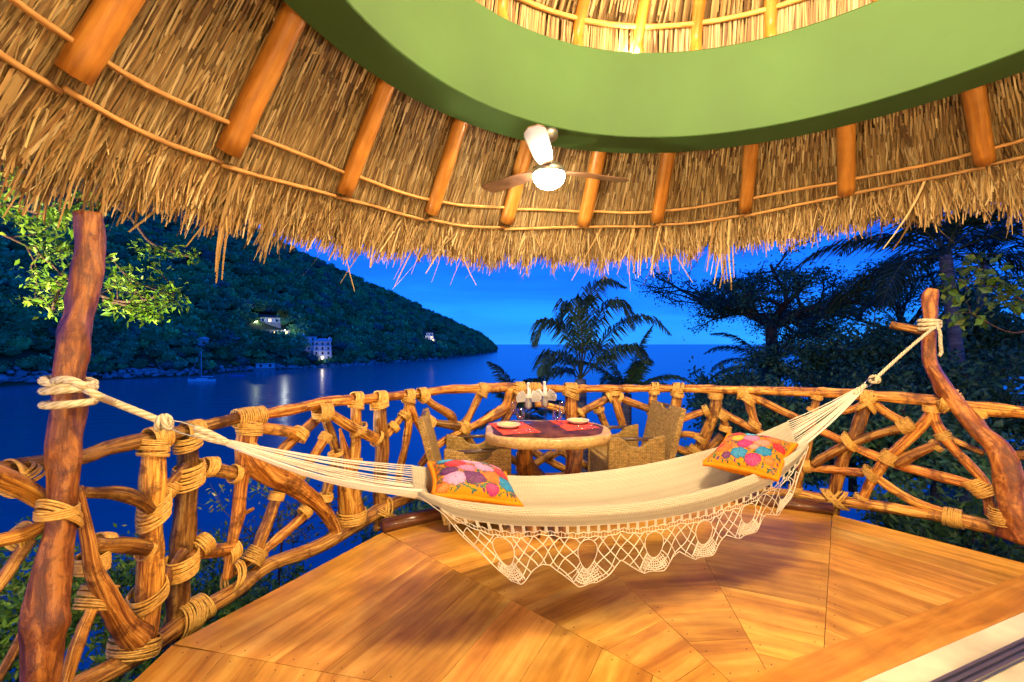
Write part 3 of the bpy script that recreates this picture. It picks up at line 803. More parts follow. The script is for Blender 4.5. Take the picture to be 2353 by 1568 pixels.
# fork with the heavy arching limb
branch('post', [(577, 955, 25), (572, 985, 26), (567, 1015, 26), (561, 1050, 22), (555, 1108, 18), (548, 1171, 17), (536, 1234, 15), (526, 1296, 13), (521, 1330, 12)], 2.84, 1.0, red=.08)
branch('branch', [(564, 1025, 24), (589, 1062, 32), (620, 1087, 31), (667, 1109, 26), (714, 1143, 20), (745, 1174, 17), (767, 1209, 14), (774, 1240, 12)], 2.83, 1.0, red=.08)
branch('twig', [(548, 1180, 8), (565, 1178, 6), (583, 1169, 4)], 2.83, 1.0)
branch('branch', [(590, 978, 13), (608, 984, 14), (650, 990, 14), (692, 997, 13)], 2.85, .85)
branch('branch', [(745, 945, 13), (700, 988, 13), (648, 1036, 13), (628, 1085, 11)], 2.88, .8)
branch('branch', [(641, 1120, 13), (636, 1140, 14), (611, 1210, 15), (590, 1262, 16), (566, 1290, 17), (532, 1316, 15)], 2.87, .9)
branch('branch', [(716, 1162, 12), (708, 1174, 12), (660, 1220, 12), (611, 1262, 12), (590, 1285, 11)], 2.86, 1.0)
branch('branch', [(749, 1003, 11), (708, 1068, 13), (683, 1093, 13), (660, 1118, 12)], 2.83, .85)
branch('branch', [(743, 945, 12), (761, 1002, 11), (774, 1046, 13), (760, 1093, 14), (748, 1140, 14), (738, 1170, 12)], 2.90, .75)
branch('branch', [(752, 945, 12), (785, 968, 12), (823, 990, 13), (866, 1009, 13)], 2.83, .95)
branch('post', [(808, 1200, 28), (806, 1140, 29), (800, 1093, 25), (812, 1060, 17), (817, 1020, 13), (817, 952, 13), (819, 918, 12)], 2.85, 1.1)
branch('branch', [(798, 1100, 17), (796, 1050, 11), (788, 1015, 7), (781, 985, 3)], 2.83, 1.0)
branch('post', [(872, 918, 15), (874, 968, 17), (878, 1030, 17), (874, 1093, 17), (874, 1155, 17), (874, 1215, 17)], 2.86, .55)
branch('branch', [(885, 1003, 9), (899, 988, 10), (927, 953, 9), (938, 940, 8)], 2.85, 1.1)
branch('post', [(939, 907, 11), (941, 941, 13), (938, 985, 10), (930, 1032, 9), (920, 1075, 9), (914, 1120, 9)], 2.85, 1.05)
branch('branch', [(942, 935, 11), (958, 969, 9), (977, 997, 9), (992, 1020, 9)], 2.84, 1.0, red=.05)
branch('branch', [(966, 902, 10), (989, 925, 9), (1020, 944, 10), (1037, 957, 11), (1043, 978, 10)], 2.84, .75, red=.1)
branch('branch', [(1108, 896, 9), (1089, 935, 9), (1073, 966, 10), (1060, 990, 9)], 2.85, .7)
branch('branch', [(985, 968, 8), (1010, 974, 9), (1048, 979, 10), (1066, 980, 9)], 2.82, .5)
branch('branch', [(1172, 893, 12), (1164, 930, 12), (1150, 945, 12), (1108, 969, 10), (1077, 985, 9), (1039, 1003, 9), (1000, 1028, 9), (965, 1070, 8)], 2.83, 1.05)
branch('branch', [(1190, 908, 9), (1173, 940, 9), (1158, 975, 9), (1150, 1005, 8)], 2.87, .95)
branch('branch', [(1230, 928, 8), (1262, 934, 8), (1296, 944, 9)], 2.84, 1.1)
branch('branch', [(1060, 975, 9), (1070, 1000, 10), (1085, 1025, 10), (1110, 1070, 10)], 2.86, .55)
branch('post', [(1311, 893, 12), (1313, 922, 14), (1313, 953, 15), (1313, 1000, 14), (1312, 1095, 14)], 2.85, 1.1)
branch('branch', [(1325, 954, 9), (1370, 929, 9), (1406, 911, 9)], 2.85, .85)
branch('branch', [(1407, 898, 9), (1420, 941, 10), (1433, 982, 10)], 2.84, .85)
branch('branch', [(1374, 934, 9), (1386, 966, 9), (1398, 990, 9)], 2.86, .85)
branch('branch', [(1416, 912, 9), (1470, 932, 9), (1545, 962, 9)], 2.86, .85)
branch('branch', [(1503, 891, 9), (1497, 941, 10), (1494, 955, 10)], 2.85, 1.0)
branch('post', [(1202, 1000, 12), (1202, 1040, 12), (1202, 1098, 12)], 2.86, .45)
branch('branch', [(1160, 1045, 9), (1195, 1066, 9), (1222, 1080, 8)], 2.83, .45)
branch('branch', [(1190, 1088, 9), (1214, 1075, 9), (1270, 1040, 9)], 2.81, .5)
branch('branch', [(1205, 1025, 9), (1258, 1057, 9), (1300, 1080, 8)], 2.88, .9)
branch('branch', [(1285, 1036, 9), (1340, 1066, 9), (1380, 1085, 9)], 2.86, .9)
branch('branch', [(1340, 1000, 8), (1300, 1030, 8), (1262, 1050, 8)], 2.88, .5)
branch('post', [(1556, 891, 11), (1555, 922, 12), (1548, 961, 12), (1540, 995, 13), (1530, 1047, 14), (1524, 1095, 14)], 2.85, 1.0, red=.05)
branch('branch', [(1540, 972, 8), (1570, 962, 8), (1628, 942, 8)], 2.85, 1.0)
branch('branch', [(1520, 1005, 9), (1545, 1025, 9), (1600, 1045, 9)], 2.86, .85)
branch('branch', [(1545, 1002, 7), (1575, 998, 8), (1612, 1003, 7)], 2.84, .7, knob=.15)
branch('post', [(1645, 903, 12), (1643, 939, 15), (1630, 978, 14), (1612, 1021, 14), (1592, 1060, 13), (1585, 1105, 12)], 2.85, .95)
branch('branch', [(1655, 945, 9), (1690, 965, 9), (1724, 984, 9), (1760, 1000, 9)], 2.86, 1.0)
branch('branch', [(1658, 948, 8), (1668, 978, 8), (1682, 1010, 8)], 2.84, .7)
branch('branch', [(1660, 1000, 10), (1640, 1020, 10), (1615, 1040, 9)], 2.88, .6)
branch('branch', [(1708, 898, 13), (1720, 920, 12), (1729, 952, 10), (1741, 985, 10)], 2.85, .9)
branch('branch', [(1716, 906, 11), (1780, 937, 9), (1832, 961, 9), (1880, 990, 9)], 2.86, 1.0)
branch('post', [(1880, 905, 10), (1870, 944, 10), (1861, 1000, 11), (1847, 1060, 11), (1829, 1120, 12), (1826, 1140, 11)], 2.86, .85)
branch('post', [(1995, 908, 16), (1990, 931, 17), (1965, 1000, 17), (1940, 1043, 16), (1924, 1098, 17), (1918, 1150, 16), (1914, 1195, 15)], 2.88, .55)
branch('branch', [(1999, 920, 10), (2042, 952, 11), (2090, 976, 11)], 2.86, 1.05)
branch('branch', [(1925, 946, 8), (1960, 940, 8), (1988, 925, 8)], 2.86, 1.0)
branch('branch', [(1868, 1070, 9), (1890, 1054, 11), (1943, 1025, 11), (2008, 1000, 10), (2080, 982, 10)], 2.83, .6)
branch('branch', [(1885, 990, 9), (1935, 1013, 9), (2008, 1047, 11), (2094, 1077, 12), (2223, 1111, 12), (2262, 1122, 11)], 2.85, 1.0, red=.12)
branch('branch', [(1846, 1073, 9), (1910, 1079, 10), (1985, 1087, 10)], 2.85, .95, red=.12)
branch('branch', [(1998, 1082, 9), (2030, 1110, 10), (2072, 1137, 11), (2115, 1159, 11), (2190, 1182, 9)], 2.84, 1.3)
branch('post', [(2143, 930, 15), (2140, 952, 17), (2115, 982, 14), (2072, 1025, 14), (2034, 1060, 14), (2002, 1107, 13), (1980, 1150, 11)], 2.84, 1.0, red=.15)
branch('branch', [(2141, 948, 16), (2158, 987, 15), (2193, 1034, 14), (2236, 1077, 14), (2266, 1120, 15), (2276, 1185, 14)], 2.83, 1.0, red=.15)
branch('branch', [(2056, 1066, 12), (2075, 1057, 14), (2102, 1043, 13), (2158, 1018, 9)], 2.82, .55, red=.1)
branch('branch', [(2174, 1004, 8), (2210, 1020, 8), (2262, 1042, 8)], 2.86, .9)
branch('branch', [(2244, 940, 17), (2250, 970, 15), (2268, 1000, 14)], 2.87, 1.05)
branch('branch', [(2320, 1046, 11), (2380, 1048, 12), (2450, 1058, 12)], 2.85, 1.0)

# ---------------------------------------------------------------- lashings
CORD = .0048
def band(gq, c, ax, e1, r, w, tl, n, cord, rng):
    e2 = np.cross(ax, e1)
    th = np.linspace(0, 2 * np.pi, 26, endpoint=False)
    for i in range(n):
        o = (i + .5) / n - .5
        ph = rng.normal(0, .12); rr = r * (1 + rng.uniform(-.015, .035) + .05 * (1 - (2 * o) ** 2))
        t2 = math.tan(math.radians(tl)) + rng.normal(0, .05)
        x = np.cos(th); y = np.sin(th)
        P = c + ax * (o * w) + rr * (x[:, None] * e1 + y[:, None] * e2) + ax * (t2 * rr * np.cos(th + ph))[:, None]
        gq.add(*tube(P, cord, 6, closed=True))
def lash(px, py, specs, Rr=2.845):
    """specs: (angle deg in the sheet, r px, w px, tilt deg[, dx, dy])"""
    D = cyl_D(px, CD, Rr); c0 = V2W(px, py, D)
    rng = np.random.default_rng(int(px * 7 + py))
    gq = Geo()
    for sp in specs:
        a, r, w, tl = sp[:4]; dx, dy = (sp[4], sp[5]) if len(sp) > 4 else (0, 0)
        c = RC(px + dx, py + dy, Rr)
        a = math.radians(a); h = 6.0
        q0 = RC(px + dx - h * math.cos(a), py + dy + h * math.sin(a), Rr); q1 = RC(px + dx + h * math.cos(a), py + dy - h * math.sin(a), Rr)
        ax = q1 - q0; ax /= np.linalg.norm(ax)
        nr = np.array([CD[0] - c[0], CD[1] - c[1], 0]); nr /= np.linalg.norm(nr)
        e1 = np.cross(nr, ax); e1 /= np.linalg.norm(e1)
        k = D / 1000
        cord = CORD if D < 2.9 else CORD * 1.12
        n = max(3, int(round(w * k / (cord * 2.0))))
        sh_ = math.sqrt(1 + ((px - 1176.5) / 1000 * math.sin(a)) ** 2)
        band(gq, c, ax, e1, r * k / sh_ * 1.01, w * k * .92, tl, min(n, 13), cord, rng)
    # a loose tail end
    c = gq.V[0][0]
    gq.V = [v - RO for v in gq.V]
    return gq.build('lashing', MAT_LASH, rail)
LS = [
 (45, 1092, [(-25, 33, 44, 25), (-25, 33, 26, -35, -20, 8)]), (48, 1232, [(40, 25, 48, 10)]),
 (352, 1030, [(90, 36, 42, 14), (14, 25, 46, 0, 10, -24)]), (432, 1016, [(90, 32, 34, -14), (14, 23, 44, 8, 8, -24)]),
 (354, 1172, [(90, 38, 60, -30)]), (388, 1125, [(50, 20, 36, 0)]), (434, 1092, [(90, 36, 54, -12)]), (478, 1074, [(5, 21, 30, 15)]), (540, 1089, [(-5, 19, 16, 0)]),
 (334, 1262, [(-5, 23, 14, 0)]), (236, 1250, [(0, 22, 34, 0)]), (212, 1292, [(90, 40, 44, 0)]), (222, 1372, [(70, 44, 54, 10)]),
 (340, 1368, [(95, 46, 38, -18)]), (310, 1484, [(82, 60, 44, 14)]), (418, 1298, [(90, 38, 52, -14)]), (466, 1252, [(40, 24, 32, 0)]), (533, 1270, [(40, 20, 26, 20)]),
 (425, 1425, [(32, 37, 54, 18)]), (463, 1398, [(32, 31, 24, -10)]), (536, 1326, [(30, 28, 22, 25)]), (586, 1278, [(58, 25, 34, 0)]),
 (573, 970, [(8, 20, 74, 0, 0, -12), (90, 29, 34, 10, 0, 14)]), (742, 947, [(0, 20, 34, 0), (90, 22, 14, 0, 0, 8)]), (690, 998, [(60, 18, 26, 10)]), (748, 1006, [(58, 14, 20, 0)]),
 (639, 1071, [(65, 15, 16, 0)]), (684, 1093, [(45, 17, 18, 0)]), (636, 1140, [(72, 17, 20, 0)]), (701, 1176, [(45, 16, 18, 0)]), (747, 1143, [(80, 17, 18, 0)]), (771, 1043, [(-80, 16, 12, 0)]), (814, 1056, [(90, 17, 10, 10)]),
 (818, 930, [(90, 17, 20, 12), (5, 16, 24, 10, 0, -12)]), (824, 988, [(90, 18, 18, 30), (90, 18, 14, -30)]), (866, 1007, [(-25, 18, 9, 0)]), (872, 928, [(90, 20, 20, -10), (4, 16, 26, 10, 0, -12)]),
 (808, 1186, [(90, 32, 30, 0)]), (880, 1178, [(35, 23, 22, 35), (35, 23, 18, -35)]), (773, 1226, [(90, 16, 12, 0)]), (905, 982, [(45, 13, 14, 0)]),
 (939, 918, [(90, 15, 16, 14), (6, 14, 24, 15, 0, -8)]), (970, 906, [(6, 14, 20, 0), (-40, 13, 12, 0, 6, 8)]), (928, 955, [(50, 12, 15, 0)]), (1108, 900, [(75, 13, 22, 14), (2, 13, 18, 0, 0, -6)]),
 (1063, 982, [(-20, 15, 18, 10), (75, 17, 22, 14, 2, 2)]), (1192, 898, [(80, 17, 22, 12), (0, 14, 24, 10, 0, -5)]), (1226, 893, [(0, 12.5, 32, 10)]), (1311, 903, [(90, 18, 26, 20), (0, 14, 32, 0, 0, -8)]),
 (1411, 903, [(90, 13, 12, 0)]), (1400, 914, [(30, 12, 10, 0)]), (1424, 915, [(-22, 12, 9, 0)]), (1376, 942, [(-70, 12, 10, 0)]), (1334, 950, [(30, 12, 9, 0)]), (1503, 892, [(0, 12, 18, 12), (90, 12, 10, 0, 0, 10)]),
 (1556, 894, [(0, 13, 26, 14), (90, 14, 14, 10, 0, 12)]), (1548, 961, [(90, 16, 14, 35), (90, 16, 14, -35)]), (1534, 1026, [(90, 20, 24, 14)]), (982, 972, [(-35, 17, 26, 0)]),
 (1203, 1062, [(90, 16, 12, 45), (90, 16, 12, -45)]), (1644, 910, [(90, 16, 15, 0)]), (1622, 944, [(20, 12, 14, 0)]), (1662, 955, [(50, 14, 20, 0)]), (1667, 985, [(80, 13, 15, 0)]), (1608, 1008, [(55, 16, 14, 0)]), (1600, 1036, [(55, 17, 18, 0)]),
 (1718, 915, [(70, 18, 22, 15), (0, 14, 24, 10, -12, -12)]), (1734, 974, [(75, 14, 16, 22)]), (1877, 913, [(80, 13, 12, 0)]), (1868, 942, [(70, 13, 10, 0)]),
 (1992, 925, [(80, 22, 18, 45), (80, 22, 18, -45), (-6, 17, 26, 0, 0, -10)]), (1951, 1016, [(60, 20, 22, 25), (20, 17, 18, 0)]), (2082, 978, [(20, 16, 30, 0)]), (2142, 940, [(90, 21, 16, 0)]),
 (2168, 1002, [(-60, 18, 20, 0)]), (2152, 1024, [(25, 14, 14, 0)]), (2044, 1052, [(45, 20, 30, 0)]), (2000, 1088, [(60, 20, 20, 20)]), (1854, 1072, [(0, 13, 16, 0)]), (2252, 1120, [(-40, 24, 44, 10)]),
 (1828, 1124, [(85, 15, 14, 0)]), (1918, 1148, [(-8, 19, 22, 40), (-8, 19, 22, -40)]), (1979, 1142, [(70, 15, 9, 0)]), (2190, 1190, [(-12, 20, 36, 0)]), (2246, 950, [(85, 22, 22, 0)]),
]
for (px, py, sp) in LS:
    lash(px, py, sp, 2.84)

# ---------------------------------------------------------------- the two tall hammock supports
def solo(name, pts, Rr, label, cat, tint, knob=.1, red=0):
    px, py, _ = pts[-1]; O = RC(px, py, Rr)
    e = empty(name, O, label=label, cat=cat)
    branch('trunk', pts, Rr, tint, knob, e, O, red, 20, MAT_GNARL)
    return e, O
HP_, HO = solo('hammock_post', [(201, 488, 33), (205, 530, 33), (207, 580, 33), (203, 635, 37), (192, 684, 40), (181, 725, 38), (171, 765, 45), (166, 815, 41), (161, 866, 39), (158, 916, 41), (153, 955, 41), (149, 1002, 42), (145, 1085, 41), (143, 1151, 41), (141, 1209, 43), (128, 1271, 47), (112, 1354, 52), (101, 1416, 53), (99, 1478, 54), (91, 1568, 54), (80, 1660, 55)],
              2.70, 'tall knobbly reddish brown log post at the left with rope tied round it', 'post', .60, .24, .08)
TR_, TO = solo('forked_trunk', [(2143, 664, 15), (2137, 682, 21), (2136, 720, 17), (2136, 763, 17), (2136, 806, 18), (2142, 845, 19), (2168, 888, 22), (2202, 935, 24), (2245, 987, 27), (2287, 1025, 31), (2310, 1077, 36), (2323, 1129, 39), (2330, 1180, 40), (2336, 1240, 42)],
              2.76, 'bent bare tree trunk at the right holding the hammock rope', 'trunk', 1.15, .17, 0)
branch('stub', [(2140, 768, 11), (2115, 761, 10), (2080, 753, 9), (2046, 747, 9)], 2.76, .75, .06, TR_, TO)
def lash_on(parent, O, px, py, sp, Rr):
    o = lash(px, py, sp, Rr); o.parent = parent
    o.location = Vector(RO) - Vector(O)
lash_on(HP_, HO, 132, 1176, [(90, 50, 24, 4), (90, 50, 34, 42, 6, 8)], 2.71)
lash_on(TR_, TO, 2184, 922, [(-55, 28, 30, -20), (-10, 22, 30, 0)], 2.80)
lash_on(TR_, TO, 2322, 1186, [(90, 50, 40, -8)], 2.80)
# ================================================================== HAMMOCK
def hamD(px):                                # depth of the hammock's upright middle plane
    return 2.2617 * .926 * 1.045 / (1 - .3046 * .9 * (px - 1176.5) / 1000)
# anchors
HA = V2W(222, 907, 1.745); HB = V2W(2136, 742, 3.16)
def plane_pt(px, py):
    """point on the upright plane through both anchors"""
    d = (HB - HA)[:2]; dx = (px - 1176.5) / 1000
    # solve HA + s d = (dx D, D)
    A = np.array([[d[0], -dx], [d[1], -1.0]]); s, D = np.linalg.solve(A, -HA[:2])
    return V2W(px, py, D)
def planeD(px): return plane_pt(px, 800)[1]
axh = np.append((HB - HA)[:2], 0); axh /= np.linalg.norm(axh); perp = np.array([-axh[1], axh[0], 0])   # perp points away from the eye

def curve(pts, off):
    """sheet points -> 3D, pushed off metres along perp from the middle plane"""
    out = []
    for (px, py, w) in pts:
        D = planeD(px) + off * w * perp[1]
        out.append(V2W(px, py, D))
    return np.array(out)
W_ = .30
LIP = curve([(960, 1128, .70), (1050, 1150, .85), (1200, 1166, 1), (1350, 1164, 1), (1500, 1151, 1), (1650, 1118, .95), (1770, 1073, .85), (1856, 1018, .7)], -W_)
BAK = curve([(945, 1070, .70), (1060, 1083, .85), (1200, 1094, 1), (1350, 1086, 1), (1500, 1064, 1), (1640, 1030, .95), (1745, 996, .85), (1812, 968, .7)], W_)
NS, NTc = 120, 34
def rs(C, n):
    C = catmull(C, n=400); s = np.concatenate([[0], np.cumsum(np.linalg.norm(np.diff(C, axis=0), axis=1))]); q = np.linspace(0, s[-1], n)
    return np.stack([np.interp(q, s, C[:, k]) for k in range(3)], 1)
lip, bak = rs(LIP, NS), rs(BAK, NS)
us = np.linspace(0, 1, NS)
sagv = .15 * np.sin(np.pi * np.clip(us * .92 + .04, 0, 1)) ** .6 + .03
def ham_surf(u, t):
    """u along 0..1, t across: 0 far edge, 1 near lip"""
    u = np.asarray(u, float); t = np.asarray(t, float)
    f = lambda A, k: np.interp(u, us, A[:, k])
    b_ = np.stack([f(bak, k) for k in range(3)], -1); l_ = np.stack([f(lip, k) for k in range(3)], -1)
    p = b_ + (l_ - b_) * t[..., None]
    sg = np.interp(u, us, sagv)
    p[..., 2] -= sg * (1 - np.abs(2 * t - 1) ** 2.2)
    p[..., 2] += .013 * np.sin(t * 19 + u * 9) * np.sin(np.pi * t) * (np.abs(u - .5) * 2) ** 2.2 + .004 * np.sin(t * 7 + u * 14) * np.sin(np.pi * t)
    return p
hammock = empty('hammock', (float(HA[0] + HB[0]) / 2, float(HA[1] + HB[1]) / 2, .4), label='cream cotton hammock with crocheted lace edging slung across the deck', cat='hammock')
HMO = np.array(hammock.location)
# woven cotton
m, nt, b = nmat('woven_cotton'); L = nt.links
tcn = nt.nodes.new('ShaderNodeTexCoord')
w1 = nt.nodes.new('ShaderNodeTexWave'); w1.wave_type = 'BANDS'; w1.bands_direction = 'X'; w1.inputs['Scale'].default_value = 22; w1.inputs['Distortion'].default_value = 1.2
w2 = nt.nodes.new('ShaderNodeTexWave'); w2.wave_type = 'BANDS'; w2.bands_direction = 'Y'; w2.inputs['Scale'].default_value = 36; w2.inputs['Distortion'].default_value = 1.0
L.new(tcn.outputs['UV'], w1.inputs['Vector']); L.new(tcn.outputs['UV'], w2.inputs['Vector'])
ad = nt.nodes.new('ShaderNodeMath'); ad.operation = 'MULTIPLY_ADD'; ad.inputs[1].default_value = .5
L.new(w1.outputs['Fac'], ad.inputs[0]); L.new(w2.outputs['Fac'], ad.inputs[2])
bp = nt.nodes.new('ShaderNodeBump'); bp.inputs['Strength'].default_value = .7; bp.inputs['Distance'].default_value = .006
L.new(ad.outputs[0], bp.inputs['Height']); L.new(bp.outputs[0], b.inputs['Normal'])
r_ = ramp(nt, [(.1, (.55, .47, .32)), (.9, (.70, .62, .45))]); 
md_ = nt.nodes.new('ShaderNodeMath'); md_.operation = 'MULTIPLY'; md_.inputs[1].default_value = .6
L.new(ad.outputs[0], md_.inputs[0]); L.new(md_.outputs[0], r_.inputs[0])
# broad warp stripes
sp = nt.nodes.new('ShaderNodeSeparateXYZ'); L.new(tcn.outputs['UV'], sp.inputs[0])
n3 = nt.nodes.new('ShaderNodeTexNoise'); n3.noise_dimensions = '1D'; n3.inputs['Scale'].default_value = 26; n3.inputs['Detail'].default_value = 3
L.new(sp.outputs[1], n3.inputs['W'])
m3 = nt.nodes.new('ShaderNodeMapRange'); m3.inputs[1].default_value = .3; m3.inputs[2].default_value = .7; m3.inputs[3].default_value = .88; m3.inputs[4].default_value = 1.08; L.new(n3.outputs['Fac'], m3.inputs[0])
mx = nt.nodes.new('ShaderNodeMix'); mx.data_type = 'RGBA'; mx.blend_type = 'MULTIPLY'; mx.inputs[0].default_value = 1
L.new(r_.outputs[0], mx.inputs[6]); L.new(m3.outputs[0], mx.inputs[7]); L.new(mx.outputs[2], b.inputs['Base Color'])
b.inputs['Roughness'].default_value = .95; b.inputs['Specular IOR Level'].default_value = .1; b.inputs['Sheen Weight'].default_value = .15
tl = nt.nodes.new('ShaderNodeBsdfTranslucent'); ms = nt.nodes.new('ShaderNodeMixShader'); ms.inputs[0].default_value = .04
L.new(mx.outputs[2], tl.inputs[0]); L.new(b.outputs[0], ms.inputs[1]); L.new(tl.outputs[0], ms.inputs[2]); L.new(ms.outputs[0], nt.nodes['Material Output'].inputs[0])
MAT_COTTON = m
MAT_CORD = plain('cotton_cord', (.74, .67, .52), .95, spec=.1)
MAT_ROPE = None

# cloth with the near edge folded over and hanging down outside
STL = [(1003, 1163), (1050, 1186), (1120, 1200), (1200, 1207), (1350, 1207), (1500, 1194), (1650, 1162), (1770, 1112), (1830, 1062), (1858, 1026)]
sl_ = np.array([V2W(px, py, planeD(px) - (W_ * (.72 + .28 * math.sin(math.pi * min(1, max(0, (px - 960) / 900)))) + .012) * perp[1]) for px, py in STL])
strip = rs(sl_, NS)
strip[0] = lip[0] + [0, 0, -.02]
tgrid = np.linspace(0, 1, NTc)
Uu, Tt = np.meshgrid(us, tgrid)
Vc = ham_surf(Uu, Tt)
nst = 7
fold = []
for q in np.linspace(0, 1, nst)[1:]:
    wgt = np.clip(np.minimum(us / .06, (1 - us) / .04), 0, 1)[:, None]
    p = lip + (strip - lip) * q
    p = p - perp * (.016 * math.sin(math.pi * min(q * 1.4, 1))) * wgt
    p[:, 2] += .008 * math.sin(math.pi * min(q * 3, 1)) * wgt[:, 0]
    fold.append(p)
Vall = np.vstack([Vc, np.array(fold)]) - HMO
F = grid_faces(NS, NTc + nst - 1)
i = np.arange(len(Vall.reshape(-1, 3)))
uvp = np.stack([(i % NS) / NS * 2.3, (i // NS) / (NTc + nst) * 1.1], -1)
o = link_mesh('cloth', Vall.reshape(-1, 3), F, MAT_COTTON, hammock, uvp[F].reshape(-1, 2))
sm = o.modifiers.new('thickness', 'SOLIDIFY'); sm.thickness = .004; sm.offset = 0

# ---- strings gathering both ends
KL = plane_pt(524, 1018); KR = plane_pt(1980, 892)
st = Geo(); g = np.random.default_rng(5)
def string(A, B, r, sag):
    t = np.linspace(0, 1, 9)[:, None]
    P = A + (B - A) * t; P[:, 2] -= sag * np.sin(np.pi * t[:, 0])
    st.add(*tube(P - HMO, r, 6))
for k in range(34):
    t = k / 33
    e = ham_surf(np.array([0.004]), np.array([t]))[0]
    s = KL + np.array([0, 0, .010 * (1 - 2 * t)]) + perp * .008 * (1 - 2 * t) + g.normal(0, .002, 3)
    string(s, e, .0028 + .0012 * (t > .8), .02 + .02 * t + g.uniform(-.008, .008))
for k in range(7):                           # the edge band drawn up to the knot
    e = lip[0] + (strip[0] - lip[0]) * k / 6 + g.normal(0, .001, 3)
    string(KL + [0, 0, -.012 + .002 * k], e + axh * .02, .0042, .045)
for k in range(34):
    t = k / 33
    e = ham_surf(np.array([.996]), np.array([t]))[0]
    s = KR + np.array([0, 0, .012 * (1 - 2 * t)]) + perp * .01 * (1 - 2 * t) + g.normal(0, .002, 3)
    string(s, e, .0032, .015 + g.uniform(-.006, .006))
sg_ = st.build('strings', MAT_CORD, hammock); sg_['kind'] = 'stuff'

# ---- lace
lc = Geo()
def lace3(u, v):
    """u 0..1 along the strip's lower edge, v metres down"""
    p = np.stack([np.interp(u, us, strip[:, k]) for k in range(3)], -1)
    pull = np.interp(u, [0, .10, .25, 1], [.55, .30, 0, 0])      # the near-left corner drifts toward the middle
    p = p + axh * (v * pull)[..., None]
    p[..., 2] -= v
    p = p - perp * (.012 * np.sin(u * 90) * v / .28)[..., None]
    return p
tips = [.125, .318, .482, .622, .762, .892]
SLn = np.linalg.norm(np.diff(strip, axis=0), axis=1).sum()
def depth(u):
    D0 = np.interp(u, [0, .03, .125, .32, .48, .62, .76, .89, .96, 1], [.0, .10, .275, .285, .265, .255, .225, .205, .12, .0])
    x = np.array(tips); uu_ = np.asarray(u)[..., None]
    dn = np.abs(uu_ - x).min(-1) / .065
    mid = np.clip((np.asarray(u) - .10) / .03, 0, 1)
    return D0 * (1 - mid * .36 * np.clip(dn - .35, 0, 1) ** 1.0)
def inhole(u, v):
    for q in tips:
        d = depth(np.array([q]))[0]
        du = (u - q) * SLn / .052; dv = (v - d * .49) / (d * .24)
        wdt = 1 - .28 * np.clip(dv, -1, 1)
        if (du / wdt) ** 2 + dv ** 2 < 1: return True
    return False
def cordline(u, v, r=.0017, clip=True, vmin=.0):
    u = np.asarray(u, float); v = np.asarray(v, float)
    d = depth(u)
    ok = (v <= d + 1e-4) & (v >= vmin - 1e-6) & (u >= 0) & (u <= 1)
    if clip: ok &= ~np.array([inhole(a, b_) for a, b_ in zip(u, v)])
    k = 0
    while k < len(u):
        if not ok[k]: k += 1; continue
        e = k
        while e + 1 < len(u) and ok[e + 1]: e += 1
        if e - k >= 1:
            lc.add(*tube(lace3(u[k:e + 1], v[k:e + 1]) - HMO, r, 4, cap=False))
        k = e + 1
vt = .058
topv = lambda u: np.minimum(vt, depth(u) * .24)
# heading: groups of bars, two chains
ub = np.linspace(.01, .985, 300)
cordline(ub, topv(ub) * .62 + .004 * np.sin(ub * 260), .002, False); cordline(ub, topv(ub) + .003 * np.sin(ub * 200), .0022, False); cordline(ub, topv(ub) * .0 + .001, .003, False)
for k in range(42):
    c = .012 + .972 * k / 41
    for j in (-1, 0, 1):
        u0 = c + j * .0022; cordline([u0, u0 + .0004 * j], [0, float(topv(np.array([u0]))[0]) * .62], .0024, False)
for k in range(130):
    u0 = .012 + .97 * k / 129
    tv_ = float(topv(np.array([u0]))[0]); cordline([u0, u0], [tv_ * .62, tv_], .0013, False)
# diamond net
pitch = .0285
ss_ = np.linspace(0, 1, 60)
for k in range(-12, 45):
    for sgn in (1, -1):
        u = k * pitch + sgn * ss_ * .098; v = .05 + ss_ * .25
        u = u + .0025 * np.sin(ss_ * 11 + k * 1.7) + RNG.normal(0, .0016); v = v + .004 * np.sin(ss_ * 9 + k * 2.3)
        m_ = (v >= topv(np.clip(u, 0, 1)) * .98)
        uu_ = u[m_]; v_ = v[m_]
        if len(uu_) > 2: cordline(uu_, v_, .0027)
# holes' rims, fans and scallop tips
for q in tips:
    d = float(depth(np.array([q]))[0]); th_ = np.linspace(0, 2 * np.pi, 40)
    dv = np.sin(th_); wdt = 1 - .28 * dv
    lc.add(*tube(lace3(q + .054 / SLn * np.cos(th_) * wdt, d * .49 + d * .25 * dv) - HMO, .0022, 4, cap=False))
    for a in np.linspace(-1, 1, 13):
        u0 = q + a * .034 / SLn; u1 = q + a * .088 / SLn
        v0 = d * (.74 - .10 * a * a); v1 = d * (.985 - .10 * a * a)
        t = np.linspace(0, 1, 6); cordline(u0 + (u1 - u0) * t, v0 + (v1 - v0) * t, .0019, False)
    for q2, wv_ in ((.79, .0020), (.84, .0020), (.89, .0026), (.93, .0030), (.97, .0032)):
        a = np.linspace(-1, 1, 22); sp_ = (.045 + (.095 - .045) * (q2 - .74) / .25) / SLn * (.8 if q2 > .87 else 1.0)
        cordline(q + a * sp_, d * (q2 - .10 * a * a) + .0015 * np.sin(a * 30), wv_, False)
# lower border
ub = np.linspace(0, 1, 420); lc.add(*tube(lace3(ub, depth(ub)) - HMO, .0024, 4, cap=False))
lo_ = lc.build('lace_fringe', MAT_CORD, hammock); lo_['kind'] = 'stuff'

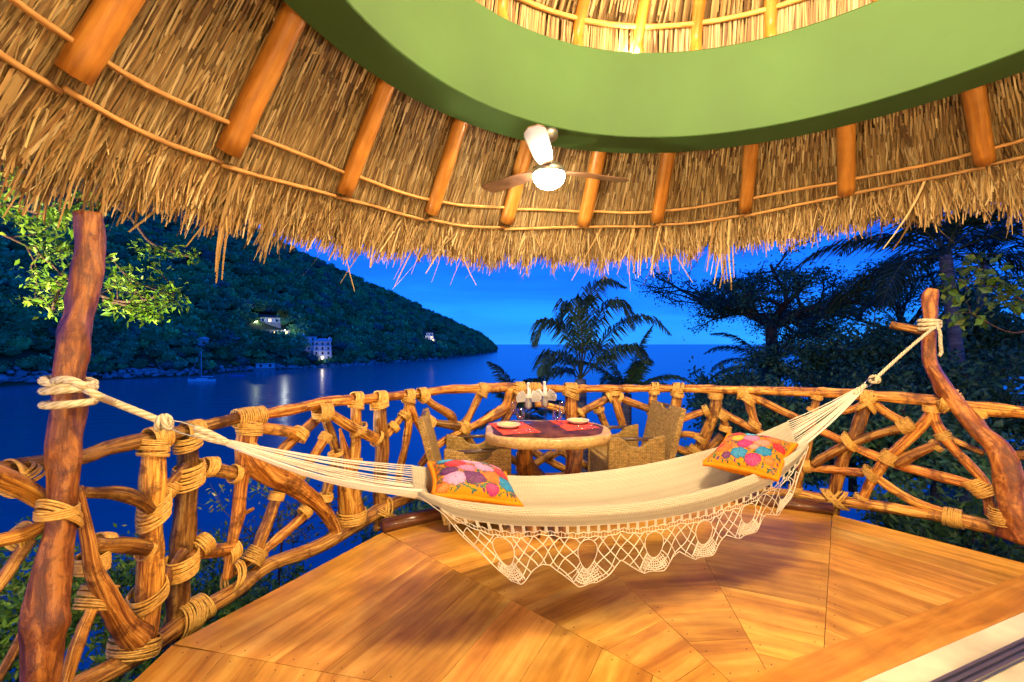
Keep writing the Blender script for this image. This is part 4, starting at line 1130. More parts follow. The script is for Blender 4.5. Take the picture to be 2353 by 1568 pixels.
# ---- rope, loops and knots
m, nt, b = nmat('braided_rope'); L = nt.links
tcn = nt.nodes.new('ShaderNodeTexCoord'); mpn = nt.nodes.new('ShaderNodeMapping'); mpn.inputs[3].default_value = (3, 90, 1); mpn.inputs[2].default_value = (0, 0, .5)
L.new(tcn.outputs['UV'], mpn.inputs[0])
wv_ = nt.nodes.new('ShaderNodeTexWave'); wv_.bands_direction = 'DIAGONAL'; wv_.inputs['Scale'].default_value = .55; L.new(mpn.outputs[0], wv_.inputs['Vector'])
r_ = ramp(nt, [(.0, (.42, .33, .17)), (.5, (.66, .57, .38))]); L.new(wv_.outputs['Fac'], r_.inputs[0]); L.new(r_.outputs[0], b.inputs['Base Color'])
bp = nt.nodes.new('ShaderNodeBump'); bp.inputs['Strength'].default_value = .6; bp.inputs['Distance'].default_value = .004
L.new(wv_.outputs['Fac'], bp.inputs['Height']); L.new(bp.outputs[0], b.inputs['Normal']); b.inputs['Roughness'].default_value = .85
MAT_ROPE = m
def rope(name, P, r, **k):
    gq = Geo(); gq.add(*tube(catmull(np.array(P) - HMO, step=.015), r, 10)); return gq.build(name, MAT_ROPE, hammock)
RR = .0145
def loops(c, ax_, e1, rad, zs, tl, r=RR, name='rope_loop'):
    e2 = np.cross(ax_, e1); th_ = np.linspace(0, 2 * np.pi, 40, endpoint=False)
    for z, t2 in zip(zs, tl):
        P = c + ax_ * z + rad * (np.cos(th_)[:, None] * e1 + np.sin(th_)[:, None] * e2) + ax_ * (t2 * np.cos(th_))[:, None]
        gq = Geo(); gq.add(*tube(P - HMO, r, 10, closed=True)); gq.build(name, MAT_ROPE, hammock)
up = np.array([0, 0, 1.0]); ex = np.array([1.0, 0, 0])
cL = V2W(159, 905, cyl_D(159, CD, 2.70))
loops(cL, up, ex, .068, (.045, .018, -.035), (-.012, .004, .002))
rope('rope', [V2W(120, 880, cL[1] - .06), V2W(140, 873, cL[1] - .085), V2W(165, 875, cL[1] - .088), V2W(185, 884, cL[1] - .085), V2W(196, 888, cL[1] - .075)], RR)
KN = plane_pt(377, 971)
rope('rope', [V2W(200, 896, cL[1] - .07), V2W(226, 910, cL[1] - .05), plane_pt(260, 924), plane_pt(315, 946), KN], RR)
loops(KN, axh, up, .026, (-.012, .012), (.006, -.006), .0115, 'knot')
loops(KN + [0, 0, .004], perp, up, .022, (0,), (.0,), .011, 'knot')
MAT_STEEL = plain('dull_steel', (.35, .34, .32), .3, metal=1)
gq = Geo(); th_ = np.linspace(0, 2 * np.pi, 30, endpoint=False); c = plane_pt(425, 985); dn = plane_pt(470, 1000) - c; dn /= np.linalg.norm(dn); e2 = np.cross(dn, perp)
gq.add(*tube(c + .072 * np.cos(th_)[:, None] * dn + .022 * np.sin(th_)[:, None] * e2 - HMO, .004, 8, closed=True)); gq.build('ring', MAT_STEEL, hammock)
for dz in (.013, -.013):
    A = plane_pt(448, 990) + [0, 0, dz]; B = KL.copy()
    rope('whipping', [A, A + (B - A) * .5 + [0, 0, dz * .4], B], .013)
# right hand end
KN2 = plane_pt(2010, 872)
cR = V2W(2136, 748, cyl_D(2136, CD, 2.76))
loops(cR, up, ex, .056, (.03, .008, -.016), (-.006, .003, .012))
rope('rope', [V2W(2150, 752, cR[1] - .07), plane_pt(2125, 770), plane_pt(2070, 817), KN2], .011)
rope('rope_tail', [V2W(2152, 748, cR[1] - .068), V2W(2160, 765, cR[1] - .075), V2W(2161, 790, cR[1] - .07), V2W(2163, 810, cR[1] - .06), V2W(2158, 818, cR[1] - .06)], .0115)
loops(KN2, axh, up, .022, (-.012, .010), (.006, -.006), .0105, 'knot')
gq = Geo(); c = plane_pt(1996, 880); dn = KR - c; dn /= np.linalg.norm(dn); e2 = np.cross(dn, perp)
gq.add(*tube(c + .045 * np.cos(th_)[:, None] * dn + .024 * np.sin(th_)[:, None] * e2 - HMO, .004, 8, closed=True)); gq.build('ring', MAT_STEEL, hammock)
rope('whipping', [KR + (c - KR) * .5, KR, KR + (ham_surf(np.array([1.0]), np.array([.5]))[0] - KR) * .12], .016)

# ================================================================== PILLOWS
def pillow(name, O, X, Y, hx, hy, thick, label, flowers, seed):
    """X, Y unit axes of the pillow's plane, half size in metres"""
    X = X / np.linalg.norm(X); Y = Y - X * (X @ Y); Y /= np.linalg.norm(Y); N = np.cross(X, Y)
    if N[2] < 0: N = -N
    e = empty(name, O, label=label, cat='pillow')
    n = 41; s = np.linspace(-1, 1, n); A, B = np.meshgrid(s, s)
    def prof(a, b_):
        k = np.clip(1 - np.abs(a) ** 2.6, 0, 1) * np.clip(1 - np.abs(b_) ** 2.6, 0, 1)
        return thick * np.sqrt(k) 
    g = np.random.default_rng(seed)
    def surf(a, b_, sg=1, lift=0.0):
        a = np.asarray(a, float); b_ = np.asarray(b_, float)
        pin = 1 - .10 * (1 - b_ ** 2) * np.abs(a) ** 3; pin2 = 1 - .10 * (1 - a ** 2) * np.abs(b_) ** 3
        h = prof(a, b_) + .004 * np.sin(a * 9 + seed) * np.sin(b_ * 8) * (1 - a * a) * (1 - b_ * b_)
        bend = 0
        return (a * pin * hx)[..., None] * X + (b_ * pin2 * hy)[..., None] * Y + (sg * h + lift)[..., None] * N
    zero = np.zeros_like(A)
    V = np.vstack([surf(A, B, 1, zero).reshape(-1, 3), surf(A, B, -1, zero).reshape(-1, 3)])
    F = grid_faces(n, n); F2 = F[:, ::-1] + n * n
    if np.dot(np.cross(X, Y), N) < 0: F, F2 = F[:, ::-1], F2[:, ::-1]
    link_mesh('cover', V, np.vstack([F, F2]), MAT_SAFFRON, e)
    # flange round the edge
    q = np.linspace(-1, 1, 24)
    ring_ = np.vstack([np.stack([q, -np.ones(24)], 1), np.stack([np.ones(24), q], 1)[1:], np.stack([-q, np.ones(24)], 1)[1:], np.stack([-np.ones(24), -q], 1)[1:-1]])
    P = surf(ring_[:, 0] * 1.0, ring_[:, 1] * 1.0, 1, np.zeros(len(ring_)))
    gq = Geo(); gq.add(*tube(P, .014, 8, closed=True)); gq.build('piping', MAT_SAFFRON, e)
    for (a0, b0, r, c, kind) in flowers:
        r = r * 1.12
        th_ = np.linspace(0, 2 * np.pi, 48, endpoint=False); ph = g.uniform(0, 6.28)
        npet = {'rose': 9, 'daisy': 11, 'four': 4, 'star': 6, 'tulip': 3}[kind]; dep = {'rose': .07, 'daisy': .13, 'four': .2, 'star': .22, 'tulip': .18}[kind]
        rr = r * (1 - dep + dep * np.abs(np.cos(npet * .5 * th_ + ph)) ** .6)
        rings = []
        for f in (0.02, .35, .7, 1.0):
            rings.append(surf(np.clip(a0 + rr * f * np.cos(th_), -.98, .98), np.clip(b0 + rr * f * np.sin(th_), -.98, .98), 1, np.full(48, .0035 - .0025 * f ** 3)))
        V = np.vstack(rings); i = np.arange(3)[:, None]; j = np.arange(48)[None]
        Fq = np.stack([i * 48 + j, i * 48 + (j + 1) % 48, (i + 1) * 48 + (j + 1) % 48, (i + 1) * 48 + j], -1).reshape(-1, 4)
        cc = np.repeat(np.array([np.array(c) * .6, np.array(c) * 1.05, np.array(c), np.array(c) * .9]), 48, 0)
        cc *= (1 + .18 * np.cos(npet * th_ + ph))[np.arange(len(cc)) % 48][:, None]
        gq = Geo(); gq.add(V, Fq, c=cc); 
        # stitched rim and veins
        gq.build('flower', MAT_STITCH, e, color=True)
        gv = Geo()
        gv.add(*tube(surf(np.clip(a0 + rr * 1.02 * np.cos(th_), -.99, .99), np.clip(b0 + rr * 1.02 * np.sin(th_), -.99, .99), 1, np.full(48, .001)), .0011, 4, closed=True), c=np.array(c) * .55 + np.array([.0, .03, .0]))
        vc = np.clip(np.array(c) * 1.6 + .12, 0, .9)
        for p_ in range(npet):
            a = ph + 2 * np.pi * (p_ + .5) / npet; f = np.linspace(.1, .72, 4)
            gv.add(*tube(surf(np.clip(a0 + r * f * math.cos(a), -.98, .98), np.clip(b0 + r * f * math.sin(a), -.98, .98), 1, np.full(4, .0032)), .0009, 4, cap=False), c=vc)
        vv_ = gv.build('stitching', MAT_STITCH, e, color=True); vv_['kind'] = 'stuff'
    # leaves and tendrils between the flowers
    gl = Geo(); cnt = 0
    for _ in range(1800):
        a, b_ = g.uniform(-.93, .93, 2)
        if any(math.hypot(a - f[0], b_ - f[1]) < f[2] * .98 for f in flowers): continue
        ang = g.uniform(0, 6.28); ln = g.uniform(.06, .15); wd = ln * .42
        s = np.linspace(0, 1, 5); wv = np.sin(np.pi * s) * wd * .5
        ca, sa = math.cos(ang), math.sin(ang)
        xa = np.clip(a + s * ln * ca, -.97, .97); ya = np.clip(b_ + s * ln * sa, -.97, .97)
        l_ = surf(xa - sa * wv, ya + ca * wv, 1, np.full(5, .0013)); r_2 = surf(xa + sa * wv, ya - ca * wv, 1, np.full(5, .0013))
        V = np.vstack([l_, r_2]); Fq = np.array([[k, k + 1, k + 6, k + 5] for k in range(4)])
        c = [(.03, .10, .02), (.02, .05, .02), (.10, .16, .02), (.02, .10, .09), (.12, .02, .10), (.25, .15, .01)][g.integers(0, 6)]
        gl.add(V, Fq, c=np.array(c)); cnt += 1
        if cnt > 420: break
    w_ = gl.build('leaf_embroidery', MAT_STITCH, e, color=True); w_['kind'] = 'stuff'
    return e
MAT_SAFFRON = plain('saffron_cloth', (.80, .235, .006), .85, spec=.15, bump=.35, bscale=220, var=.1)
MAT_STITCH = attrmat('embroidery', rough=.6, spec=.3)
RED = (.55, .02, .02); ORG = (.80, .13, .01); PNK = (.62, .14, .26); LIL = (.55, .22, .38); MAG = (.36, .02, .12); PUR = (.10, .015, .09); BLU = (.015, .17, .33); SAL = (.70, .20, .13); CYN = (.04, .26, .42)
# right pillow
pc = np.array([V2W(1606, 1067, 2.64), V2W(1690, 1006, 2.95), V2W(1838, 1026, 2.70), V2W(1767, 1106, 2.38)])
O = pc.mean(0) + [0, 0, .012]
X = (pc[2] + pc[3] - pc[0] - pc[1]) / 2 ; Y = (pc[1] + pc[2] - pc[0] - pc[3]) / 2
pillow('pillow', O, X, Y, .195, .245, .078, 'saffron pillow with red and orange embroidered flowers at the right end of the hammock',
       [(-.55, .55, .15, RED, 'rose'), (-.15, .62, .16, CYN, 'daisy'), (.25, .72, .15, MAG, 'rose'), (-.05, .28, .21, PNK, 'rose'), (.52, .48, .2, ORG, 'rose'), (.78, .18, .18, RED, 'tulip'), (-.42, .2, .19, (.8, .33, .02), 'daisy'), (-.72, .12, .15, ORG, 'rose'), (-.80, -.30, .14, RED, 'tulip'),
        (.32, .12, .2, SAL, 'daisy'), (-.1, -.12, .2, MAG, 'rose'), (-.62, -.42, .2, ORG, 'tulip'), (.18, -.22, .13, SAL, 'daisy'), (.48, -.3, .21, BLU, 'star'), (-.12, -.58, .21, BLU, 'star'), (.3, -.72, .2, MAG, 'rose'), (-.42, -.75, .12, PUR, 'star'), (.72, -.62, .14, ORG, 'daisy')], 3)
pc = np.array([V2W(1008, 1140, 2.02), V2W(992, 1078, 2.30), V2W(1145, 1095, 2.42), V2W(1196, 1166, 2.10)])
O = pc.mean(0) + [0, 0, .012]
X = (pc[2] + pc[3] - pc[0] - pc[1]) / 2; Y = (pc[1] + pc[2] - pc[0] - pc[3]) / 2
pillow('pillow', O, X, Y, .215, .185, .085, 'saffron pillow with pink and purple embroidered flowers at the left end of the hammock',
       [(-.68, .62, .2, CYN, 'daisy'), (-.5, .25, .24, RED, 'rose'), (-.05, .52, .25, LIL, 'daisy'), (.3, .75, .16, CYN, 'daisy'), (.62, .6, .2, PNK, 'rose'), (-.68, -.18, .2, PUR, 'rose'), (-.25, -.05, .2, PNK, 'rose'), (.22, .12, .24, LIL, 'daisy'), (-.55, -.55, .25, LIL, 'rose'), (-.1, -.5, .26, PUR, 'tulip'),
        (.68, .05, .22, RED, 'rose'), (.32, -.38, .22, ORG, 'tulip'), (.72, -.5, .26, BLU, 'four'), (-.82, -.85, .14, ORG, 'daisy'), (.3, -.82, .14, MAG, 'rose')], 8)
# ================================================================== CEILING FAN
FX, FY = .27, 3.18
MAT_GLOBE = plain('opal_glass_lit', (.9, .9, .88), .3, emit=(1.0, .85, .62), es=175)
MAT_FANMETAL = plain('brushed_nickel', (.42, .41, .36), .32, metal=.9)
MAT_FANBLADE = uvwood('fan_blade', (.10, .05, .03), (.18, .09, .05), (.28, .16, .09), su=3, sv=2, rough=.3, coat=.3, bump=.05, objcol=False)
fan = empty('ceiling_fan', (FX, FY, 2.95), label='three bladed ceiling fan with a lit white globe under the green ring', cat='fan')
def fl_(name, prof, mat, segs=32, parent=fan):
    V, F = lathe(prof, segs); return link_mesh(name, V, F[:, ::-1] if prof[0][1] > prof[-1][1] else F, mat, parent)
fl_('canopy', [(.001, .0), (.068, 0), (.066, -.035), (.05, -.06), (.022, -.068), (.001, -.07)], MAT_FANMETAL)
fl_('downrod', [(.011, -.06), (.011, -.24)], MAT_FANMETAL, 12)
fl_('motor_housing', [(.012, -.225), (.05, -.235), (.085, -.25), (.105, -.272), (.122, -.288), (.124, -.305), (.118, -.318), (.10, -.322)], MAT_FANMETAL)
fl_('light_globe', [(.116, -.316), (.117, -.33), (.108, -.362), (.085, -.392), (.05, -.412), (.02, -.419), (.0005, -.42)], MAT_GLOBE)
for k, az in enumerate((257, 140, 19)):
    a = math.radians(az)
    n = 14; s = np.linspace(.115, .66, n)
    w = np.interp(s, [.115, .15, .3, .58, .63, .66], [.035, .05, .066, .072, .06, .03])
    d = np.array([math.cos(a), math.sin(a), 0]); e = np.array([-math.sin(a), math.cos(a), 0]); pitch_ = math.radians(11)
    e = e * math.cos(pitch_) + np.array([0, 0, 1]) * math.sin(pitch_)
    nn_ = np.cross(d, e); base = np.array([0, 0, -.285])
    Lp = base + s[:, None] * d - w[:, None] * e; Rp = base + s[:, None] * d + w[:, None] * e
    V = np.vstack([Lp, Rp, Lp + nn_ * .007, Rp + nn_ * .007])
    F = []
    for i in range(n - 1):
        F += [[i, i + 1, n + i + 1, n + i], [2 * n + i, 3 * n + i, 3 * n + i + 1, 2 * n + i + 1], [i, 2 * n + i, 2 * n + i + 1, i + 1], [n + i, n + i + 1, 3 * n + i + 1, 3 * n + i]]
    F += [[0, n, 3 * n, 2 * n], [n - 1, 3 * n - 1, 4 * n - 1, 2 * n - 1]]
    F[-1] = [n - 1, 3 * n - 1, 4 * n - 1, 2 * n - 1]
    U = np.array([[V[i] @ e * 3, V[i] @ d] for f in F for i in f])
    bl = link_mesh('blade', V, np.array(F), MAT_FANBLADE, fan, U, smooth=False)
    gq = Geo(); M = np.eye(4); M[:3, 0] = d; M[:3, 1] = e; M[:3, 2] = nn_; M[:3, 3] = base
    box(gq, (.09, -.018, .008), (.19, .018, .013), M); gq.build('blade_bracket', MAT_FANMETAL, bl, smooth=False)

# ================================================================== TABLE
TX, TY = .262, 3.33
table = empty('slab_table', (TX, TY, 0), label='live edge slab table with dark polished centre and pale sapwood rim', cat='table')
th_ = np.linspace(0, 2 * np.pi, 96, endpoint=False)
def tab_r(t, a=.475, b_=.385, e=2.9):
    r = (np.abs(np.cos(t) / a) ** e + np.abs(np.sin(t) / b_) ** e) ** (-1 / e)
    return r * (1 + .022 * np.sin(3 * t + .7) + .014 * np.sin(5 * t + 2) + .007 * np.sin(11 * t))
MAT_HEART = uvwood('polished_heartwood', (.035, .008, .005), (.095, .024, .012), (.18, .055, .022), su=9, sv=4, rough=.38, coat=.0, bump=.02, objcol=False, blotch=.5)
MAT_HEART.node_tree.nodes['Principled BSDF'].inputs['Specular IOR Level'].default_value = .18
MAT_SAP = uvwood('sapwood', (.34, .19, .05), (.56, .36, .12), (.70, .50, .20), su=9, sv=9, rough=.35, coat=.3, bump=.25, objcol=False, blotch=.25)
rr = tab_r(th_)
def ringz(f, z, wob=0): return np.stack([rr * f * np.cos(th_) , rr * f * np.sin(th_), np.full(96, z) + wob * np.sin(th_ * 7)], 1)
inner = rr * (.87 + .03 * np.sin(th_ * 2 + 1) + .02 * np.sin(7 * th_))
R0 = np.stack([inner * np.cos(th_), inner * np.sin(th_), np.full(96, .7505)], 1)
rings = [R0, ringz(.965, .7505), ringz(.99, .746), ringz(1.0, .735), ringz(1.004, .71), ringz(.994, .694, .002), ringz(.97, .680, .003), ringz(.90, .676), ringz(.02, .676)]
V = np.vstack(rings); F = []
for i in range(len(rings) - 1):
    j = np.arange(96); F.append(np.stack([i * 96 + j, (i + 1) * 96 + j, (i + 1) * 96 + (j + 1) % 96, i * 96 + (j + 1) % 96], -1))
F = np.vstack(F); U = np.stack([np.arctan2(V[:, 1], V[:, 0]) * 1.2 + V[:, 2] * .3, V[:, 2] * 4 + np.hypot(V[:, 0], V[:, 1])], -1)[F].reshape(-1, 2)
link_mesh('slab', V, F, MAT_SAP, table, U)
rings = [np.stack([inner * f * np.cos(th_), inner * f * np.sin(th_), np.full(96, z)], 1) for f, z in ((1.0, .7505), (.998, .7512), (.5, .7512), (.01, .7512))]
V = np.vstack(rings); F = []
for i in range(3):
    j = np.arange(96); F.append(np.stack([i * 96 + j, (i + 1) * 96 + j, (i + 1) * 96 + (j + 1) % 96, i * 96 + (j + 1) % 96], -1))
F = np.vstack(F); U = (V[:, :2] * [1.0, .6])[F].reshape(-1, 2)
link_mesh('heartwood', V, F, MAT_HEART, table, U)
TOB = np.array([TX, TY, 0])
for k, (x0, y0, x1, y1) in enumerate(((.22, -.08, -.10, -.18), (-.18, .06, .16, .16), (-.16, -.04, -.05, .22), (.20, .08, .10, -.22))):
    P = np.array([[x0, y0, .67], [x0 * .9 + x1 * .3, y0 * .9 + y1 * .3, .42], [x1 * .8, y1 * .8, .15], [x1, y1, 0.0]])
    gq = Geo(); gq.add(*tube(catmull(P, n=24), np.linspace(.058, .045, len(catmull(P, n=24))), 12, knob=.12, seed=400 + k)); gq.build('leg', MAT_BRANCH, table, tint=(.6, .5, .45))

# ---- table settings
def tabpt(px, py, z=.7512): return floorpt(px, py, z)
MAT_MAT = plain('coral_placemat', (.72, .085, .06), .95, spec=.05, bump=.4, bscale=300)
def placemat(q, label):
    P = np.array([tabpt(*c) for c in q]); O = P.mean(0)
    e = link_mesh('placemat', np.vstack([P - O + [0, 0, .0005], P - O + [0, 0, .0030]]), np.array([[3, 2, 1, 0], [4, 5, 6, 7], [0, 1, 5, 4], [1, 2, 6, 5], [2, 3, 7, 6], [3, 0, 4, 7]]), MAT_MAT, smooth=False)
    e.location = O
    # make the winding right whatever the corner order
    bm_flip(e); tag(e, label, 'placemat')
    return O, P
def bm_flip(o):
    import bmesh
    bm = bmesh.new(); bm.from_mesh(o.data); bmesh.ops.recalc_face_normals(bm, faces=bm.faces); bm.to_mesh(o.data); bm.free()
placemat([(1123, 974), (1200, 971), (1243, 994), (1157, 1000)], 'coral cloth placemat on the left side of the slab table')
placemat([(1262, 968), (1343, 966), (1378, 985), (1304, 991)], 'coral cloth placemat on the right side of the slab table')
MAT_CHINA = plain('yellow_glaze', (.62, .50, .22), .18, coat=.3); MAT_RIM = plain('cream_glaze', (.72, .66, .5), .2)
for px, py, lab in ((1169, 983, 'yellow glazed bowl plate on the left coral placemat'), (1328, 973, 'yellow glazed bowl plate on the right coral placemat')):
    c = tabpt(px, py, .755); e = empty('plate', (c[0], c[1], .7547), label=lab, cat='plate')
    V, F = lathe([(.0005, .006), (.05, .007), (.068, .016), (.082, .026)], 40); link_mesh('well', V, F, MAT_CHINA, e)
    V, F = lathe([(.082, .026), (.092, .030), (.093, .028), (.075, .013), (.05, .001), (.0005, .0)], 40); link_mesh('rim', V, F, MAT_RIM, e)
m, nt, b = nmat('clear_glass')
tp = nt.nodes.new('ShaderNodeBsdfTransparent'); tp.inputs[0].default_value = (.97, .98, .98, 1)
gl_ = nt.nodes.new('ShaderNodeBsdfGlossy'); gl_.inputs['Roughness'].default_value = .03
lw = nt.nodes.new('ShaderNodeLayerWeight'); lw.inputs[0].default_value = .38
ms = nt.nodes.new('ShaderNodeMixShader'); nt.links.new(lw.outputs['Facing'], ms.inputs[0]); nt.links.new(tp.outputs[0], ms.inputs[1]); nt.links.new(gl_.outputs[0], ms.inputs[2])
nt.links.new(ms.outputs[0], nt.nodes['Material Output'].inputs[0])
MAT_GLASS = m
def glass(name, px, py, h, prof, label):
    """prof as (r, z/h) for the outside of bowl; stem and foot added"""
    c = tabpt(px, py, .752); e = empty(name, (c[0], c[1], .7522), label=label, cat='glass')
    z0 = prof[0][1] * h
    V, F = lathe([(.0005, .0035), (.012, .004), (.030, .0015), (.031, .0), (.0005, .0)][::-1], 24); link_mesh('foot', V, F, MAT_GLASS, e)
    V, F = lathe([(.004, .003), (.0032, .03), (.0032, z0 - .008), (.006, z0 + .001)], 10); link_mesh('stem', V, F, MAT_GLASS, e)
    out = [(r, z * h) for r, z in prof]; inn = [(max(r - .0014, .0004), z * h + .0012) for r, z in prof][::-1]
    V, F = lathe([(.0005, z0)] + out + inn[:-1] + [(.0005, z0 + .003)], 28); link_mesh('bowl', V, F, MAT_GLASS, e)
    return e
FLT = [(.010, .48), (.020, .55), (.0235, .68), (.0225, .85), (.0185, 1.0)]
WIN = [(.012, .36), (.030, .44), (.038, .58), (.037, .74), (.030, .92), (.027, 1.0)]
GOB = [(.010, .50), (.026, .56), (.033, .66), (.032, .80), (.031, 1.0)]
glass('champagne_flute', 1180, 972, .170, FLT, 'tall champagne flute behind the left plate')
glass('wine_glass', 1196, 976, .128, WIN, 'round bowled wine glass beside the left plate')
glass('champagne_flute', 1291, 975, .175, FLT, 'tall champagne flute beside the right plate')
glass('wine_glass', 1280, 979, .125, WIN, 'round bowled wine glass left of the right plate')
MAT_LINEN = plain('white_linen', (.74, .70, .64), .9, spec=.1, bump=.2, bscale=200)
for px, py, lab, lab2, rz in ((1214, 972, 'stemmed goblet holding the left swan folded napkin', 'white napkin folded as a fan with a tall neck in the left goblet', .15), (1252, 966, 'stemmed goblet holding the right swan folded napkin', 'white napkin folded as a fan with a tall neck in the right goblet', -.3)):
    e = glass('goblet', px, py, .205, GOB, lab)
    O = np.array(e.location)
    nap = empty('napkin', (O[0], O[1], O[2] + .115), rz, label=lab2, cat='napkin')
    # pleated core stuffed in the goblet
    n = 40; t = np.linspace(0, 2 * np.pi, n, endpoint=False); rings = []
    for z, r, am in ((.0, .008, .1), (.02, .022, .2), (.06, .026, .25), (.09, .030, .35), (.115, .022, .4), (.125, .006, .2)):
        rr2 = r * (1 + am * .5 * np.sign(np.sin(9 * t)) * np.abs(np.sin(9 * t)) ** .5); rings.append(np.stack([rr2 * np.cos(t), rr2 * np.sin(t) * .8, np.full(n, z)], 1))
    V = np.vstack(rings); i = np.arange(5)[:, None]; j = np.arange(n)[None]
    F = np.stack([i * n + j, i * n + (j + 1) % n, (i + 1) * n + (j + 1) % n, (i + 1) * n + j], -1).reshape(-1, 4)
    link_mesh('core', V, F, MAT_LINEN, nap)
    # pleated fan spread both sides
    for sgn in (1, -1):
        na_ = 17; a = np.linspace(-.55, 1.25, na_); rad = .092
        outer = np.stack([sgn * (.012 + rad * np.cos(a)), .014 * (-1) ** np.arange(na_) - .012, .088 + rad * .72 * np.sin(a)], 1)
        inn_ = np.stack([np.full(na_, sgn * .008), .003 * (-1) ** np.arange(na_) - .012, .07 + .02 * np.sin(a)], 1)
        V = np.vstack([inn_, outer]); F = np.array([[k, k + 1, na_ + k + 1, na_ + k] for k in range(na_ - 1)])
        o = link_mesh('fan_fold', V, F, MAT_LINEN, nap, smooth=False); mm = o.modifiers.new('t', 'SOLIDIFY'); mm.thickness = .0022
    P = np.array([[0, -.01, .10], [.004, -.008, .145], [-.004, -.004, .18], [-.002, -.012, .205], [.001, -.020, .212]])
    gq = Geo(); gq.add(*tube(catmull(P, n=16), [.016] * 6 + [.012] * 5 + [.013] * 3 + [.006] * (len(catmull(P, n=16)) - 14), 8, knob=.1, seed=int(px))); gq.build('neck', MAT_LINEN, nap)
MAT_SILVER = plain('cutlery_steel', (.55, .53, .5), .22, metal=1)
for px, py, a, lab in ((1196, 990, .25, 'left'), (1340, 981, .1, 'right')):
    for j, kind in enumerate(('fork', 'knife')):
        c = tabpt(px + j * 9, py + j * 4.5, .7545); e = empty(kind, (c[0], c[1], .7547), a, label=f'steel {kind} on the {lab} coral placemat', cat=kind)
        gq = Geo(); gq.add(*tube(np.array([[-.085, 0, .003], [-.03, 0, .004], [.02, 0, .004]]), [.006, .0045, .003], 8, flat=.45)); gq.build('handle', MAT_SILVER, e)
        gq = Geo()
        if kind == 'knife':
            gq.add(*tube(np.array([[.02, 0, .004], [.05, 0, .004], [.095, .0, .004]]), [.004, .010, .004], 8, flat=.15)); gq.build('blade', MAT_SILVER, e)
        else:
            gq.add(*tube(np.array([[.02, 0, .004], [.045, 0, .005], [.055, 0, .005]]), [.003, .010, .011], 8, flat=.2))
            for q in (-.0085, -.003, .003, .0085): gq.add(*tube(np.array([[.053, q, .005], [.09, q * 1.05, .008]]), .0016, 4))
            gq.build('tines', MAT_SILVER, e)

# ================================================================== WICKER CHAIRS
m, nt, b = nmat('seagrass_weave'); L = nt.links
t_ = nt.nodes.new('ShaderNodeTexCoord'); 
bk = nt.nodes.new('ShaderNodeTexBrick'); bk.inputs['Scale'].default_value = 1.0; bk.inputs['Mortar Size'].default_value = .0022; bk.inputs['Brick Width'].default_value = .034; bk.inputs['Row Height'].default_value = .0125
bk.inputs['Mortar Smooth'].default_value = 1.0; bk.inputs['Color1'].default_value = (.54, .35, .10, 1); bk.inputs['Color2'].default_value = (.40, .235, .055, 1); bk.inputs['Mortar'].default_value = (.10, .055, .015, 1)
L.new(t_.outputs['UV'], bk.inputs['Vector'])
n_ = nt.nodes.new('ShaderNodeTexNoise'); n_.inputs['Scale'].default_value = 45; n_.inputs['Detail'].default_value = 4; L.new(t_.outputs['Object'], n_.inputs['Vector'])
mr = nt.nodes.new('ShaderNodeMapRange'); mr.inputs[1].default_value = .3; mr.inputs[2].default_value = .7; mr.inputs[3].default_value = .65; mr.inputs[4].default_value = 1.3; L.new(n_.outputs['Fac'], mr.inputs[0])
mx = nt.nodes.new('ShaderNodeMix'); mx.data_type = 'RGBA'; mx.blend_type = 'MULTIPLY'; mx.inputs[0].default_value = 1; L.new(bk.outputs['Color'], mx.inputs[6]); L.new(mr.outputs[0], mx.inputs[7]); L.new(mx.outputs[2], b.inputs['Base Color'])
iv = nt.nodes.new('ShaderNodeMath'); iv.operation = 'SUBTRACT'; iv.inputs[0].default_value = 1; L.new(bk.outputs['Fac'], iv.inputs[1])
bp = nt.nodes.new('ShaderNodeBump'); bp.inputs['Strength'].default_value = .9; bp.inputs['Distance'].default_value = .006; L.new(iv.outputs[0], bp.inputs['Height']); L.new(bp.outputs[0], b.inputs['Normal']); b.inputs['Roughness'].default_value = .75
MAT_WEAVE = m
MAT_BAR = plain('dark_handle_wood', (.09, .055, .035), .35, coat=.3)
def weave_panel(name, poly, O, U, W, N, th, parent, rnd=.012):
    V, F = prism(poly, O, U, W, N, th)
    U, W, N = (np.array(q, float) for q in (U, W, N))
    uv = []
    for fi, f in enumerate(F):
        for i in f:
            r = V[i] - O
            if fi < 2: uv.append([r @ U, r @ W])
            else: uv.append([r @ N + r @ U * .3, r @ W + r @ U])
    o = link_mesh(name, V, F, MAT_WEAVE, parent, uv, smooth=False)
    bm_flip(o)
    bv = o.modifiers.new('edge', 'BEVEL'); bv.width = rnd; bv.segments = 2; bv.limit_method = 'ANGLE'; bv.angle_limit = math.radians(50)
    return o
